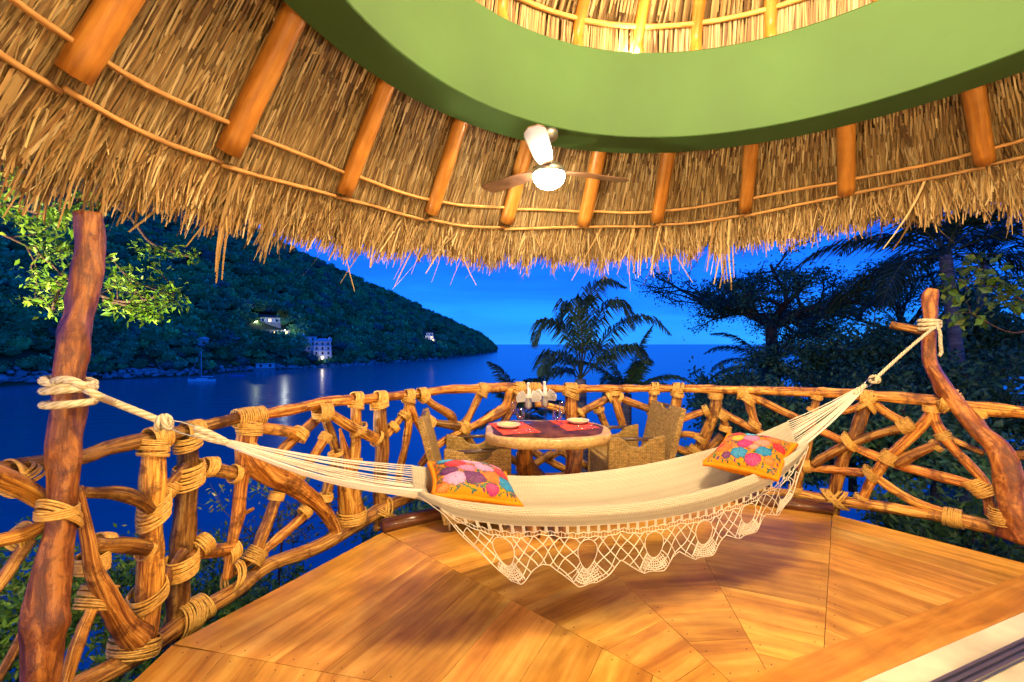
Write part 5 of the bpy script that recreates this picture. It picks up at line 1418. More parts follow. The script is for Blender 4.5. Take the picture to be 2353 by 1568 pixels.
def chair(label, origin, rz):
    """local x: 0 back .. .50 front ; y 0 near .. .56 ; sits at floor"""
    e = empty('wicker_armchair', (*origin, 0), rz, label=label, cat='chair')
    d, w, th = .50, .57, .045
    arc = [(.14 + .11 - .10 * math.cos(a), .598 - .07 * math.sin(a)) for a in np.linspace(0, math.pi, 13)]
    side = [(0, .07), (d, .07), (d, .615), (.40, .618), (.365, .60)] + arc[::-1] + [(.135, .60), (.10, .605), (0, .625)]
    for y0 in (0, w - th):
        sp_ = weave_panel('side_panel', side, (0, y0, 0), (1, 0, 0), (0, 0, 1), (0, 1, 0), th, e)
        gq = Geo(); gq.add(*tube(np.array([[.10, y0 + th / 2, .595], [.40, y0 + th / 2, .60]]), .0155, 12)); gq.build('arm_bar', MAT_BAR, sp_)
    weave_panel('front_panel', [(0, .07), (w - 2 * th, .07), (w - 2 * th, .40), (0, .40)], (d - .05, th, 0), (0, 1, 0), (0, 0, 1), (1, 0, 0), .04, e)
    weave_panel('seat', [(0.02, 0), (d - .05, 0), (d - .05, w - 2 * th), (.02, w - 2 * th)], (0, th, .36), (1, 0, 0), (0, 1, 0), (0, 0, 1), .06, e, .02)
    ln = math.radians(14); Wd = np.array([-math.sin(ln), 0, math.cos(ln)]); Nd = np.array([math.cos(ln), 0, math.sin(ln)])
    hb = .80; arcb = [(w / 2 - .075 * math.cos(a), hb - .035 * math.sin(a)) for a in np.linspace(0, math.pi, 13)]
    back = [(0, .0), (w, .0), (w, hb + .008), (w / 2 + .085, hb)] + arcb[::-1] + [(w / 2 - .085, hb), (0, hb + .008)]
    bp_ = weave_panel('backrest', back, np.array([-.0, 0, .06]), (0, 1, 0), Wd, Nd, .05, e)
    q = np.array([0, 0, .06]) + Wd * (hb - .006) + Nd * .025
    gq = Geo(); gq.add(*tube(np.array([q + [0, w / 2 - .12, 0], q + [0, w / 2 + .12, 0]]), .0155, 12)); gq.build('top_bar', MAT_BAR, bp_)
    for x in (.04, d - .04):
        for y in (.04, w - .04):
            gq = Geo(); gq.add(*tube(np.array([[x, y, 0], [x, y, .09]]), .012, 8)); gq.build('leg', MAT_FANMETAL, e)
    return e
chair('woven seagrass armchair at the left side of the table, facing right', (-.50, 3.19), math.radians(7))
# the right one faces left: origin at its near-back corner mirrored
a = math.radians(188); dd = np.array([math.cos(a), math.sin(a)]); pn = np.array([-math.sin(a), math.cos(a)])
org = np.array([.80, 3.60]) - dd * .50 - pn * .57
chair('woven seagrass armchair at the right side of the table, facing left', tuple(org), a)

# ================================================================== LAMPS
MAT_LAMP = plain('lamp_glass_lit', (.9, .85, .7), .4, emit=(1.0, .72, .38), es=30)
MAT_LAMPBODY = plain('lamp_body', (.05, .04, .03), .4, metal=.6)
def point(name, loc, power, c, rad, parent):
    d = bpy.data.lights.new(name, 'POINT'); d.energy = power; d.color = c; d.shadow_soft_size = rad
    o = bpy.data.objects.new(name, d); o.location = loc; col.objects.link(o); o.parent = parent; return o
# uplights standing on the ring's ledge
for k, (az, pw) in enumerate(((93, 22), (20, 6), (-50, 7), (-130, 7), (165, 6))):
    p = rpt(math.radians(az), 1.955, 3.60)
    e = empty('ledge_uplight', p, label=['small uplight on the far ledge of the green ring', 'small uplight on the right ledge of the green ring', 'small uplight on the near right ledge of the green ring', 'small uplight on the near left ledge of the green ring', 'small uplight on the left ledge of the green ring'][k], cat='lamp', group='uplights on the ring ledge')
    V, F = lathe([(.0005, 0), (.026, 0), (.026, .016)], 16); link_mesh('base', V, F, MAT_LAMPBODY, e)
    V, F = lathe([(.025, .016), (.018, .021), (.0005, .023)], 16); link_mesh('bulb', V, F, MAT_LAMP, e)
    point('light', (0, 0, .045), pw, (1.0, .74, .42), .015, e)
# pendant lamps of the open room behind the terrace door
for k, (x, y, pw, lab) in enumerate(((-1.3, -2.3, 350, 'round pendant lamp in the open room, left of the doorway'), (1.3, -2.6, 350, 'round pendant lamp in the middle of the open room'), (3.9, -2.4, 310, 'round pendant lamp in the open room, right of the doorway'))):
    e = empty('pendant_lamp', (x, y, 2.0), label=lab, cat='lamp')
    V, F = lathe([(.0005, -.13), (.06, -.115), (.11, -.06), (.13, 0), (.11, .06), (.06, .115), (.012, .13)], 24); link_mesh('shade', V, F, MAT_LAMP, e)
    gq = Geo(); gq.add(*tube(np.array([[0, 0, .13], [0, 0, 1.46]]), .006, 6)); gq.build('cord', MAT_LAMPBODY, e)
    point('light', (0, 0, -.16), pw, (1.0, .77, .48), .12, e)

# lantern hung in the middle of the upper cone
e = empty('dome_lantern', (CR[0], CR[1], 4.45), label='lantern hanging in the middle of the upper thatch cone', cat='lamp')
V, F = lathe([(.0005, -.26), (.14, -.23), (.24, -.13), (.27, 0), (.22, .13), (.10, .20), (.012, .22)], 24); link_mesh('shade', V, F, MAT_LAMP, e)
gq = Geo(); gq.add(*tube(np.array([[0, 0, .22], [0, 0, 1.2]]), .006, 6)); gq.build('cord', MAT_LAMPBODY, e)
point('light', (0, 0, -.62), 690, (1.0, .76, .46), .34, e)
# garden floodlight aimed up into the tree on the left
e = empty('garden_floodlight', (-3.75, 2.25, .25), label='garden floodlight on the slope at the left aimed up into the tree', cat='lamp')
V, F = lathe([(.0005, 0), (.08, 0), (.08, .10), (.10, .14)], 16); link_mesh('housing', V, F, MAT_LAMPBODY, e)
V, F = lathe([(.095, .135), (.0005, .13)], 16); link_mesh('lens', V, F, MAT_LAMP, e)
d = bpy.data.lights.new('light', 'SPOT'); d.energy = 900; d.color = (1.0, .86, .55); d.spot_size = math.radians(130); d.spot_blend = .5; d.shadow_soft_size = .06
o = bpy.data.objects.new('light', d); col.objects.link(o); o.parent = e; o.location = (0, 0, .2)
o.rotation_euler = (Vector((-3.2, 3.7, 1.75)) - Vector((-3.75, 2.25, .4))).to_track_quat('-Z', 'Y').to_euler()
gq = Geo(); gq.add(*tube(np.array([[0, 0, -3.6], [0, 0, 0]]), .03, 8)); gq.build('stake', MAT_LAMPBODY, e)
# ================================================================== PLANTS
MAT_LEAF = attrmat('leaf', rough=.45, spec=.4, transl=.30)
MAT_FROND = attrmat('palm_leaf', rough=.5, spec=.35, transl=.15)
MAT_BARK = uvwood('rough_bark', (.03, .02, .014), (.08, .055, .04), (.15, .11, .08), su=4, sv=3, rough=.9, coat=0, bump=.8, blotch=.4)
MAT_PALMBARK = uvwood('palm_bark', (.07, .06, .055), (.17, .15, .14), (.30, .28, .27), su=1.2, sv=14, rough=.9, coat=0, bump=.7, blotch=.25, rnd=.1)

def grow(rng, p, d, L_, r, level, out, twigs, spread=.6, up_=.12, kids=(3, 5), flat=.0, wob=.18):
    n = 6; P = [p]; q = p.copy(); dd = d / np.linalg.norm(d)
    for i in range(n - 1):
        dd = dd + rng.normal(0, wob, 3) + np.array([0, 0, up_ * .3]); dd[2] *= (1 - flat * .25); dd /= np.linalg.norm(dd)
        q = q + dd * L_ / (n - 1); P.append(q)
    P = np.array(P); rad = np.linspace(r, r * .55, n)
    out.append((P, rad, level))
    if level == 0:
        twigs.append(P); return
    if level == 1: twigs.append(P[3:])
    for k in range(rng.integers(*kids)):
        i = rng.integers(2, n); t = P[min(i, n - 1)] - P[i - 1]; t /= np.linalg.norm(t)
        nd = t + rng.normal(0, spread, 3) + np.array([0, 0, up_]); nd[2] *= (1 - flat)
        grow(rng, P[i], nd, L_ * rng.uniform(.55, .8), r * .5, level - 1, out, twigs, spread, up_, kids, flat, wob)

def tree(name, label, cat, base, height, lean, L0, r0, levels, seed, leafn, leafsz, greens, group=None, spread=.6, flat=.3, kids=(3, 5), forks=4, asp=.42, droop=.2, clump=.16, bark=None, fork_at=1.0, up_=.12):
    rng = np.random.default_rng(seed); base = np.array(base, float)
    e = empty(name, base, label=label, cat=cat, group=group)
    out, tw = [], []
    top = np.array([*lean, height * fork_at])
    P = np.array([[0, 0, 0], [lean[0] * .2 + rng.normal(0, .05) * height * .2, lean[1] * .2, height * fork_at * .45], top])
    Pt = catmull(P, n=12); out.append((Pt, np.linspace(r0, r0 * .7, len(Pt)), 9))
    for k in range(forks):
        a = 6.28 * (k + rng.uniform(-.3, .3)) / forks
        d = np.array([math.cos(a) * spread * 1.3, math.sin(a) * spread * 1.3, rng.uniform(.35, 1.0) * (1 - flat * .5)])
        grow(rng, top - [0, 0, height * fork_at * .04 * k / forks], d, L0 * rng.uniform(.8, 1.15), r0 * .55, levels, out, tw, spread, up_, kids, flat)
    gq = Geo()
    for (P, rad, lv_) in out:
        gq.add(*tube(P, rad, 10 if lv_ == 9 else (6 if lv_ >= 1 else 4), cap=(lv_ == 9), knob=.08 if lv_ > 1 else 0, seed=seed))
    gq.build('trunk', bark or MAT_BARK, e)
    add_leaves(e, tw, leafn, leafsz, greens, rng, asp, droop, clump)
    return e
def add_leaves(e, tw, leafn, leafsz, greens, rng, asp=.42, droop=.2, clump=.16, name='crown', mat=None):
    pos, dr = [], []
    for P in tw:
        k = max(1, int(leafn * rng.uniform(.6, 1.4))); i = rng.integers(0, len(P), k)
        p = P[i] + rng.normal(0, clump, (k, 3)) * [1, 1, .6]; pos.append(p)
        t = P[-1] - P[0]; t = t / (np.linalg.norm(t) + 1e-6)
        v = unit(k, rng) * .9 + t * .6 + [0, 0, -droop]; dr.append(v / np.linalg.norm(v, axis=1)[:, None])
    pos = np.vstack(pos); dr = np.vstack(dr); n = len(pos)
    ln = leafsz * rng.uniform(.6, 1.3, n)
    V, F = leaf_quads(pos, dr, ln, ln * asp, rng)
    gr = np.array(greens); c = gr[rng.integers(0, len(gr), n)] * rng.uniform(.7, 1.25, (n, 1))
    return link_mesh(name, V, F, mat or MAT_LEAF, e, colr=np.repeat(c, 4, 0), smooth=False)

def frond(P, rng, leaf=.55, n=66, r0=.018, droop=.9, c0=(.03, .065, .018), parent=None, O=np.zeros(3), vmin=.14, wd=.042):
    P = catmull(P, n=40); m_ = len(P)
    s = np.linspace(0, 1, m_)
    gq = Geo(); gq.add(*tube(P - O, np.linspace(r0, r0 * .2, m_), 6, cap=False), c=np.array([.10, .11, .035]))
    T, N, B = frames(P)
    ii = np.linspace(vmin, .995, n); pts = np.stack([np.interp(ii, s, P[:, k]) for k in range(3)], 1); tg_ = np.stack([np.interp(ii, s, T[:, k]) for k in range(3)], 1)
    for sgn in (1, -1):
        sd = np.cross(tg_, [0, 0, 1.0]) * sgn; sd /= np.linalg.norm(sd, axis=1)[:, None] + 1e-6
        ln = leaf * (np.sin(np.pi * np.clip(ii * .82 + .16, 0, 1)) ** .7) * rng.uniform(.85, 1.12, n)
        d1 = sd * .62 + tg_ * (.45 + .6 * ii[:, None]) + np.array([0, 0, .02]) + rng.normal(0, .08, (n, 3)); d1 /= np.linalg.norm(d1, axis=1)[:, None]
        d2 = d1 + np.array([0, 0, -droop * 1.6]) + rng.normal(0, .1, (n, 3)); d2 /= np.linalg.norm(d2, axis=1)[:, None]
        a = pts; b_ = a + d1 * ln[:, None] * .5; c_ = b_ + d2 * ln[:, None] * .5
        up_ = np.cross(d1, np.cross([0, 0, 1.0], d1) + 1e-6); w1 = np.cross(d1, tg_); w1 = tg_ * wd * .5
        V = np.stack([a - w1 * .5, a + w1 * .5, b_ - w1, b_ + w1, c_ - w1 * .12, c_ + w1 * .12], 1).reshape(-1, 3) - O
        k = np.arange(n)[:, None] * 6; F = np.concatenate([k + [[0, 1, 3, 2]], k + [[2, 3, 5, 4]]], 0)
        gq.add(V, F, c=np.repeat(np.array(c0)[None] * rng.uniform(.6, 1.5, (n, 1)), 6, 0))
    return gq.build('frond', MAT_FROND, parent, smooth=False, color=True)

def palm(label, crown, ground, r, nf, L_, seed, paths=None, c0=(.03, .065, .018), leaf=.55, trunk_to=None, droop=.45, el=(-.35, 1.35)):
    rng = np.random.default_rng(seed); crown = np.array(crown, float)
    bx, by = crown[0] + rng.uniform(-.3, .3), crown[1] + rng.uniform(-.3, .3)
    O = np.array([bx, by, ground])
    e = empty('palm_tree', O, label=label, cat='palm')
    P = catmull(np.array([O, (O + crown) / 2 + [rng.uniform(-.15, .15), 0, 0], crown]), step=.12)
    rad = np.linspace(r * 1.25, r * .9, len(P)) * (1 + .05 * (np.arange(len(P)) % 2))
    gq = Geo(); gq.add(*tube(P - O, rad, 12)); gq.build('trunk', MAT_PALMBARK, e)
    for k, pp in enumerate(paths or []):
        frond(np.array(pp), rng, leaf, c0=c0, parent=e, O=O, droop=droop)
    for k in range(nf):
        a = 2.399 * k + rng.uniform(-.2, .2); q = (k + .5) / nf
        ev = el[1] + (el[0] - el[1]) * q + rng.uniform(-.12, .12); Lf = L_ * rng.uniform(.85, 1.1)
        d = np.array([math.cos(a) * math.cos(ev), math.sin(a) * math.cos(ev), math.sin(ev)]); P = [crown]; p = crown.copy()
        for i in range(5):
            p = p + d * Lf / 5; d = d + np.array([0, 0, -.16 - .10 * i * (1 - .4 * max(ev, 0))]); d /= np.linalg.norm(d); P.append(p)
        frond(np.array(P), rng, leaf, c0=c0, parent=e, O=O, droop=droop)
    return e

# ---- the palm beyond the far rail, its fronds as the wind holds them
D0 = 9.5
def pp_(pts): return [V2W(px, py, D0 + dd) for px, py, dd in pts]
b0 = (1334, 872, 0)
PATHS = [pp_([b0, (1322, 800, -.1), (1293, 755, -.3), (1262, 738, -.5), (1237, 760, -.6), (1226, 796, -.7)]),
         pp_([b0, (1330, 780, .2), (1322, 730, .4), (1305, 702, .5), (1290, 722, .6), (1284, 758, .7)]),
         pp_([b0, (1342, 780, .1), (1352, 700, .2), (1362, 660, .3), (1392, 645, .3), (1436, 659, .4)]),
         pp_([b0, (1350, 790, -.2), (1378, 722, -.4), (1410, 696, -.6), (1442, 715, -.8), (1457, 756, -.9)]),
         pp_([b0, (1366, 815, .2), (1400, 765, .4), (1445, 732, .6), (1496, 731, .7), (1540, 768, .8)]),
         pp_([b0, (1310, 830, -.3), (1280, 810, -.6), (1252, 825, -.9), (1240, 862, -1.1)]),
         pp_([b0, (1376, 830, -.3), (1420, 800, -.6), (1458, 800, -.8), (1490, 828, -1.0)]),
         pp_([b0, (1338, 770, -.5), (1330, 720, -.8), (1338, 690, -1.0), (1346, 700, -1.2)]),
         pp_([b0, (1300, 850, .4), (1268, 850, .7), (1240, 880, .9)]),
         pp_([b0, (1360, 850, .5), (1400, 838, .8), (1440, 860, 1.0)]),
         pp_([b0, (1330, 820, .6), (1320, 790, 1.0), (1300, 790, 1.3), (1278, 815, 1.5)])]
palm('coconut palm with wind bent fronds rising beyond the far rail', V2W(*b0[:2], D0), -9, .13, 0, 1.6, 5, PATHS[:9], leaf=.56, c0=(.05, .10, .035), droop=1.0)
palm('low palm with its crown just above the far rail, right of the tall palm', V2W(1440, 905, 11), -9, .13, 9, 1.8, 6, leaf=.42, el=(.3, 1.3), c0=(.05, .11, .03))
palm('small palm whose fronds show through the far rail behind the table', V2W(1200, 955, 9), -9, .12, 12, 1.35, 7, leaf=.36, el=(-.1, 1.35), c0=(.015, .045, .03))
palm('dark palm at the foot of the spreading tree on the right', V2W(1775, 850, 15), -6, .14, 13, 2.7, 8, leaf=.6, el=(-.3, 1.1), c0=(.018, .05, .03))
palm('tall palm with a pale ringed trunk behind the forked trunk', V2W(2172, 585, 8.2), -3, .105, 15, 2.6, 10, leaf=.75, c0=(.03, .055, .02), el=(-.2, 1.3))
palm('tall thin palm at the right edge behind the other palm', V2W(2262, 610, 12), -3.5, .105, 15, 3.2, 12, leaf=.8, c0=(.03, .055, .025), el=(-.2, 1.3))

# ---- trees on the right
DG = [(.065, .18, .07), (.08, .22, .08), (.12, .22, .07), (.05, .15, .065)]
tree('spreading_tree', 'large dark spreading tree with bare dark limbs against the sky on the right', 'tree', V2W(1772, 1010, 17), 4.6, (.1, .2), 2.2, .30, 3, 30, 44, .12, DG, spread=.72, flat=.45, kids=(3, 6), forks=7, asp=.45, clump=.20)
specs = [('broad dark leafy tree filling the right behind the railing', 1905, 1010, 13.5, 3.0, 1.35, .16, 41), ('dark bushy tree behind the right hand palms', 2085, 1010, 12, 3.1, 1.35, .15, 42),
         ('rounded dark tree at the right edge beyond the palms', 2290, 1000, 11.5, 3.2, 1.4, .15, 43), ('tall dark tree behind the others on the right, its crown under the eave', 2080, 950, 20, 7.5, 2.4, .22, 44),
         ('low dark tree beside the water on the right, left of the broad tree', 1700, 1040, 13, 2.0, 1.0, .1, 45), ('dark leafy tree right of the bent trunk, low behind the rail', 2240, 1120, 7.5, 1.9, .95, .08, 46),
         ('dark bush filling the gap under the broad tree on the right', 1960, 1130, 9, 1.9, 1.1, .08, 51), ('dark bush below the spreading tree, seen through the right railing', 1760, 1120, 10, 1.7, 1.1, .08, 52), ('dark bush behind the forked branches at the right', 2150, 1150, 8, 1.8, 1.05, .08, 53),
         ('low dark bush below the rail in the middle right', 1820, 1150, 7.5, 1.3, .85, .06, 47), ('low dark bush below the bent branch rail on the right', 2050, 1190, 6.4, 1.2, .85, .06, 48)]
for (lab, px, py, D, h, L0, r0, sd) in specs:
    q = V2W(px, py, D)
    tree('dark_tree', lab, 'tree', q, h, (0, 0), L0, r0, 2, sd, 75 if D > 9 else 55, .15 if D > 9 else .11, DG, group='dark trees on the right hand slope', spread=.75, flat=.15, kids=(4, 6), forks=6, clump=.20 if D > 9 else .14, fork_at=.5)
FG = [(.07, .17, .03), (.10, .20, .03), (.05, .13, .03)]
for lab, px, py, D, h, sd in (('green undergrowth below the right end of the railing', 2250, 1330, 3.9, .75, 61), ('green undergrowth below the lower right rail', 2120, 1260, 4.6, .6, 62), ('dim shrub seen through the rails beside the right armchair', 1580, 1130, 5.6, .8, 63)):
    q = V2W(px, py, D)
    tree('shrub', lab, 'shrub', q + [0, 0, -.25], h, (0, 0), .42, .018, 2, sd, 26, .085, FG, spread=.8, flat=0, kids=(3, 5), forks=6, asp=.35, clump=.08, fork_at=.35)

# ---- a branch of big leaves hanging in at the right
def leafy_limb(name, label, cat, limbs, clusters, D, lsz, greens, seed, asp=.5, nper=14, clump=.05, r=.012, droop=.5, O=None, branchy=True):
    rng = np.random.default_rng(seed)
    O = V2W(*limbs[0][0][:2], D) if O is None else O
    e = empty(name, O, label=label, cat=cat)
    gq = Geo(); allp = []
    for lb in limbs:
        P = catmull(np.array([V2W(px, py, D + dd) for px, py, dd in lb]), step=.04); allp.append(P)
        gq.add(*tube(P - O, np.linspace(r, r * .3, len(P)), 8, knob=.1, seed=seed))
    AP = np.vstack(allp); tw = []
    for (px, py, dd) in clusters:
        c = V2W(px, py, D + dd); j = np.argmin(np.linalg.norm(AP - c, axis=1)); a = AP[j]
        mid = (a + c) / 2 + rng.normal(0, .03, 3)
        P = catmull(np.array([a, mid, c]), n=10); gq.add(*tube(P - O, np.linspace(r * .35, r * .12, len(P)), 4, cap=False)); tw.append(P[-6:] - O)
    gq.build('trunk', MAT_BARK, e, tint=(1.6, 1.3, 1.1))
    add_leaves(e, tw, nper, lsz, greens, rng, asp, droop, clump)
    return e
cl = [(2190, 640, 0), (2210, 605, .1), (2235, 590, 0), (2262, 600, .1), (2240, 640, -.1), (2285, 640, 0), (2320, 625, .1), (2345, 655, 0), (2200, 690, 0), (2225, 675, -.1), (2190, 720, 0), (2212, 735, .1), (2260, 700, 0), (2290, 690, .1), (2330, 700, 0), (2270, 660, 0), (2180, 660, .1), (2310, 660, -.1), (2245, 735, .1), (2400, 640, 0), (2380, 700, 0)]
leafy_limb('leafy_branch', 'branch of broad dim green leaves hanging in at the right edge', 'branch', [[(2480, 760, .3), (2400, 720, .1), (2330, 680, 0), (2270, 655, 0), (2200, 640, 0)], [(2420, 730, .1), (2330, 765, 0), (2230, 720, 0)]], cl, 3.9, .085, [(.10, .20, .02), (.07, .16, .05), (.15, .22, .02)], 71, asp=.62, nper=11, clump=.06)

# ---- the lit tree at the left
c1 = [(60, 40), (150, 60), (30, 130), (20, 170), (90, 215), (230, 260), (330, 220), (400, 200), (550, 130), (620, 190), (560, 60), (200, 330), (330, 350), (430, 370), (350, 460), (430, 430), (480, 520), (280, 610), (340, 640), (400, 650), (180, 780), (240, 760), (300, 760), (350, 800), (410, 800), (370, 850), (740, 470), (800, 540), (850, 600), (760, 620), (880, 680), (980, 750), (850, 800), (760, 850), (930, 880), (1050, 870), (1100, 780), (1160, 700), (1230, 810), (960, 430), (1030, 520), (1150, 440), (1310, 480), (990, 900), (820, 720), (60, -60), (160, -30), (20, -120), (90, -140), (300, 300), (450, 300), (500, 450), (790, 680), (940, 800), (1000, 840), (700, 820), (150, 240), (380, 240)]
cl = [(x * .3361, y * .3361 + 429, R_.uniform(-.35, .35)) for x, y in c1]
limbs = [[(-160, 470, .1), (-60, 455, 0), (0, 467, 0), (50, 478, 0), (95, 490, 0), (130, 468, 0), (175, 455, 0), (235, 450, 0)], [(-160, 430, .1), (-60, 500, 0), (0, 535, 0), (60, 565, 0), (110, 600, 0), (142, 632, 0)], [(142, 632, 0), (200, 660, .2), (260, 690, .2), (330, 690, .2), (400, 665, .2)], [(235, 450, 0), (300, 500, .3), (350, 560, .3), (430, 590, .3)], [(142, 632, 0), (130, 680, 0), (120, 712, 0)], [(240, 690, .2), (300, 705, .2), (360, 725, .2)]]
leafy_limb('lit_tree_branch', 'bright green feathery leaved tree branches lit up behind the hammock post', 'branch', limbs, cl, 3.6, .060, [(.16, .34, .012), (.21, .38, .02), (.11, .27, .012), (.25, .38, .03)], 81, asp=.40, nper=34, clump=.050, r=.022, droop=.15)

# ---- undergrowth on the left slope
UG = [(.12, .28, .02), (.16, .32, .03), (.07, .20, .03), (.20, .32, .04)]
for lab, px, py, D, h, sd, lf_ in (('bright green shrub below the left end of the railing', 40, 1500, 2.9, .55, 91, .07), ('bushy green shrub behind the hammock post', 270, 1400, 3.3, .55, 92, .06), ('low green plants between the left posts and the bottom rail', 430, 1440, 3.2, .35, 93, .06),
                                  ('green shrub at the lower left corner', 250, 1640, 2.9, .4, 94, .06), ('green shrub showing under the lashed left fork', 480, 1390, 3.9, .5, 95, .06), ('dim leafy shrub at the far left below the rail', -40, 1390, 3.2, .6, 96, .06),
                                  ('green shrub under the deck edge on the left', 640, 1420, 3.6, .4, 98, .06)):
    q = V2W(px, py, D)
    tree('shrub', lab, 'shrub', q + [0, 0, -.3], h, (0, 0), .34, .014, 2, sd, 26, lf_, UG, spread=.85, flat=0, kids=(3, 5), forks=7, asp=.34, clump=.06, fork_at=.4)
tree('sapling', 'slender sapling with sparse leaves seen through the left railing', 'sapling', V2W(640, 1400, 3.5), .75, (.0, .05), .38, .012, 2, 97, 9, .048, [(.10, .16, .02), (.16, .19, .03), (.06, .13, .03)], spread=.75, flat=0, kids=(3, 5), forks=6, asp=.35, clump=.05, fork_at=.7)
tree('dark_tree', 'dark bush under the far rail left of the table', 'tree', V2W(960, 1240, 6.5) + np.array([0, 0, -.4]), .9, (0, 0), .6, .04, 2, 99, 40, .09, DG, spread=.8, flat=.1, kids=(3, 5), forks=6, clump=.1, fork_at=.4)
# ================================================================== ACROSS THE BAY
MAT_WHITE = plain('white_render', (.72, .72, .72), .8, var=.08, bscale=3); MAT_TILE = plain('clay_roof', (.22, .10, .06), .8); MAT_DARKWIN = plain('dark_pane', (.02, .025, .035), .15)
MAT_WINLIT = plain('lit_window', (.9, .6, .3), .5, emit=(1.0, .55, .16), es=6); MAT_LAMPW = plain('white_lamp_lit', (1, 1, 1), .5, emit=(1.0, .92, .75), es=25)
MAT_ROCKW = plain('terrace_stone', (.32, .31, .30), .9, bump=.4, bscale=2, var=.3)
def on_hill(px, py):
    """hill surface point seen at (px, py)"""
    q = HP.reshape(-1, 3); sx = q[:, 0] / q[:, 1] * 1000 + 1176.5; sy = 790 - (q[:, 2] - EYE) / q[:, 1] * 1000
    k = np.argsort((sx - px) ** 2 + (sy - py) ** 2)[:3]; return float(q[k, 1].mean())
def house(label, px, py, W, D_, storeys, mat, roofc, lit=(), gable=False, setback=0.0, hs=3.2, towers=()):
    """(px, py) foot of the front wall; W, D_ metres; faces the eye"""
    D = on_hill(px, py - 2) - 2; p = V2W(px, py, D); yaw = -math.atan2(p[0], p[1])
    e = empty('hillside_house', p, yaw, label=label, cat='house', group='houses on the far headland')
    gq = Geo(); box(gq, (-W / 2 - .4, 0, -9), (W / 2 + .4, D_, 0)); gq.build('foundation', MAT_ROCKW, e, smooth=False)
    for s in range(storeys):
        w = W / 2 - s * setback; y0 = s * setback * .8
        gq = Geo(); box(gq, (-w, y0, s * hs), (w, D_, (s + 1) * hs - .25)); wl_ = gq.build('wall', mat, e, smooth=False)
        gq = Geo(); box(gq, (-w - .35, y0 - .6, (s + 1) * hs - .25), (w + .35, D_ + .2, (s + 1) * hs)); gq.build('floor_slab', mat, e, smooth=False)
        nw = max(2, int(2 * w / 3.3))
        for k in range(nw):
            x = -w + (k + .5) * 2 * w / nw
            gq = Geo(); box(gq, (x - .6, y0 - .06, s * hs + .5), (x + .6, y0 + .3, s * hs + 2.1)); gq.build('window', MAT_WINLIT if (s, k) in lit else MAT_DARKWIN, e, smooth=False)
            gq = Geo(); box(gq, (x + 1.5 * w / nw * .5 + .2, y0 - .55, s * hs), (x + 1.5 * w / nw * .5 + .5, y0 - .25, (s + 1) * hs - .25)); gq.build('column', mat, e, smooth=False)
    top = storeys * hs; w = W / 2 - (storeys - 1) * setback
    if gable:
        y0 = (storeys - 1) * setback * .8
        V = np.array([[-w - .8, y0 - 1, top], [w + .8, y0 - 1, top], [w + .8, D_ + .8, top], [-w - .8, D_ + .8, top], [-w * .4, (y0 + D_) / 2, top + 2.0], [w * .4, (y0 + D_) / 2, top + 2.0]])
        link_mesh('roof', V, [[0, 1, 5, 4], [1, 2, 5], [2, 3, 4, 5], [3, 0, 4], [3, 2, 1, 0]], roofc, e, smooth=False)
    for (x, h_, r_2) in towers:
        V, F = lathe([(r_2, top - .2), (r_2, top + h_), (r_2 * 1.08, top + h_), (.05, top + h_ + 1.4)], 4); link_mesh('turret', V + [x, 1.5, 0], F, mat, e, smooth=False)
    return e, p, D
h1, p1, D1 = house('long villa with a brown roof and warm lit windows high on the slope', 612, 741, 16, 8, 1, MAT_WHITE, MAT_TILE, {(0, 2), (0, 5)}, True)
house('stone terrace house with small yellow lights below the brown roofed villa', 636, 770, 15, 6, 1, MAT_ROCKW, MAT_TILE, {(0, 1), (0, 3)}, False)
h2, p2, D2 = house('white villa of several arcaded storeys by the water', 741, 827, 11, 9, 4, MAT_WHITE, MAT_WHITE, {(0, 1)}, True, .15, 3.0, ((4.4, 1.6, 1.3),))
house('smaller white house left of the arcaded villa', 710, 806, 10, 6, 3, MAT_WHITE, MAT_WHITE, (), False, .2, 3.0, ((-3.3, .8, 1.0),))
h3, p3, D3 = house('white terraced house alone on the point', 987, 785, 11, 8, 3, MAT_WHITE, MAT_WHITE, {(0, 2), (1, 1)}, False, 1.0, 3.1)
house('low white house among trees on the left of the slope', 457, 794, 8, 5, 1, MAT_WHITE, MAT_WHITE, (), True)
house('low stone boathouse on the rocks by the water', 610, 846, 9, 4, 1, MAT_WHITE, MAT_WHITE, (), False, 0, 2.4)
def garden_lamp(label, p, power, c, rad=.25, h=1.2):
    e = empty('garden_lamp', p, label=label, cat='lamp')
    gq = Geo(); gq.add(*tube(np.array([[0, 0, -1.5], [0, 0, h]]), .08, 6)); gq.build('pole', MAT_LAMPBODY, e)
    V, F = lathe([(.0005, h), (rad, h + rad * .6), (rad, h + rad * 1.4), (.0005, h + rad * 2)], 12); link_mesh('bulb', V, F, MAT_LAMPW, e)
    point('light', (0, -.6, h + rad * 2.6), power, c, .3, e)
q = V2W(588, 744, D1 - 5); garden_lamp('floodlight at the left end of the brown roofed villa', q, 5200, (.85, 1.0, .55))
q = V2W(655, 764, D1 - 9); garden_lamp('floodlight on the stone terrace below the brown roofed villa', q, 2400, (.9, .95, .85))
q = V2W(741, 829, D2 - 4); garden_lamp('dock light in front of the arcaded villa', q, 250, (1.0, .85, .6), .45)
q = V2W(985, 786, D3 - 5); garden_lamp('lamp in front of the white house on the point', q, 900, (1.0, .95, .8), .4)

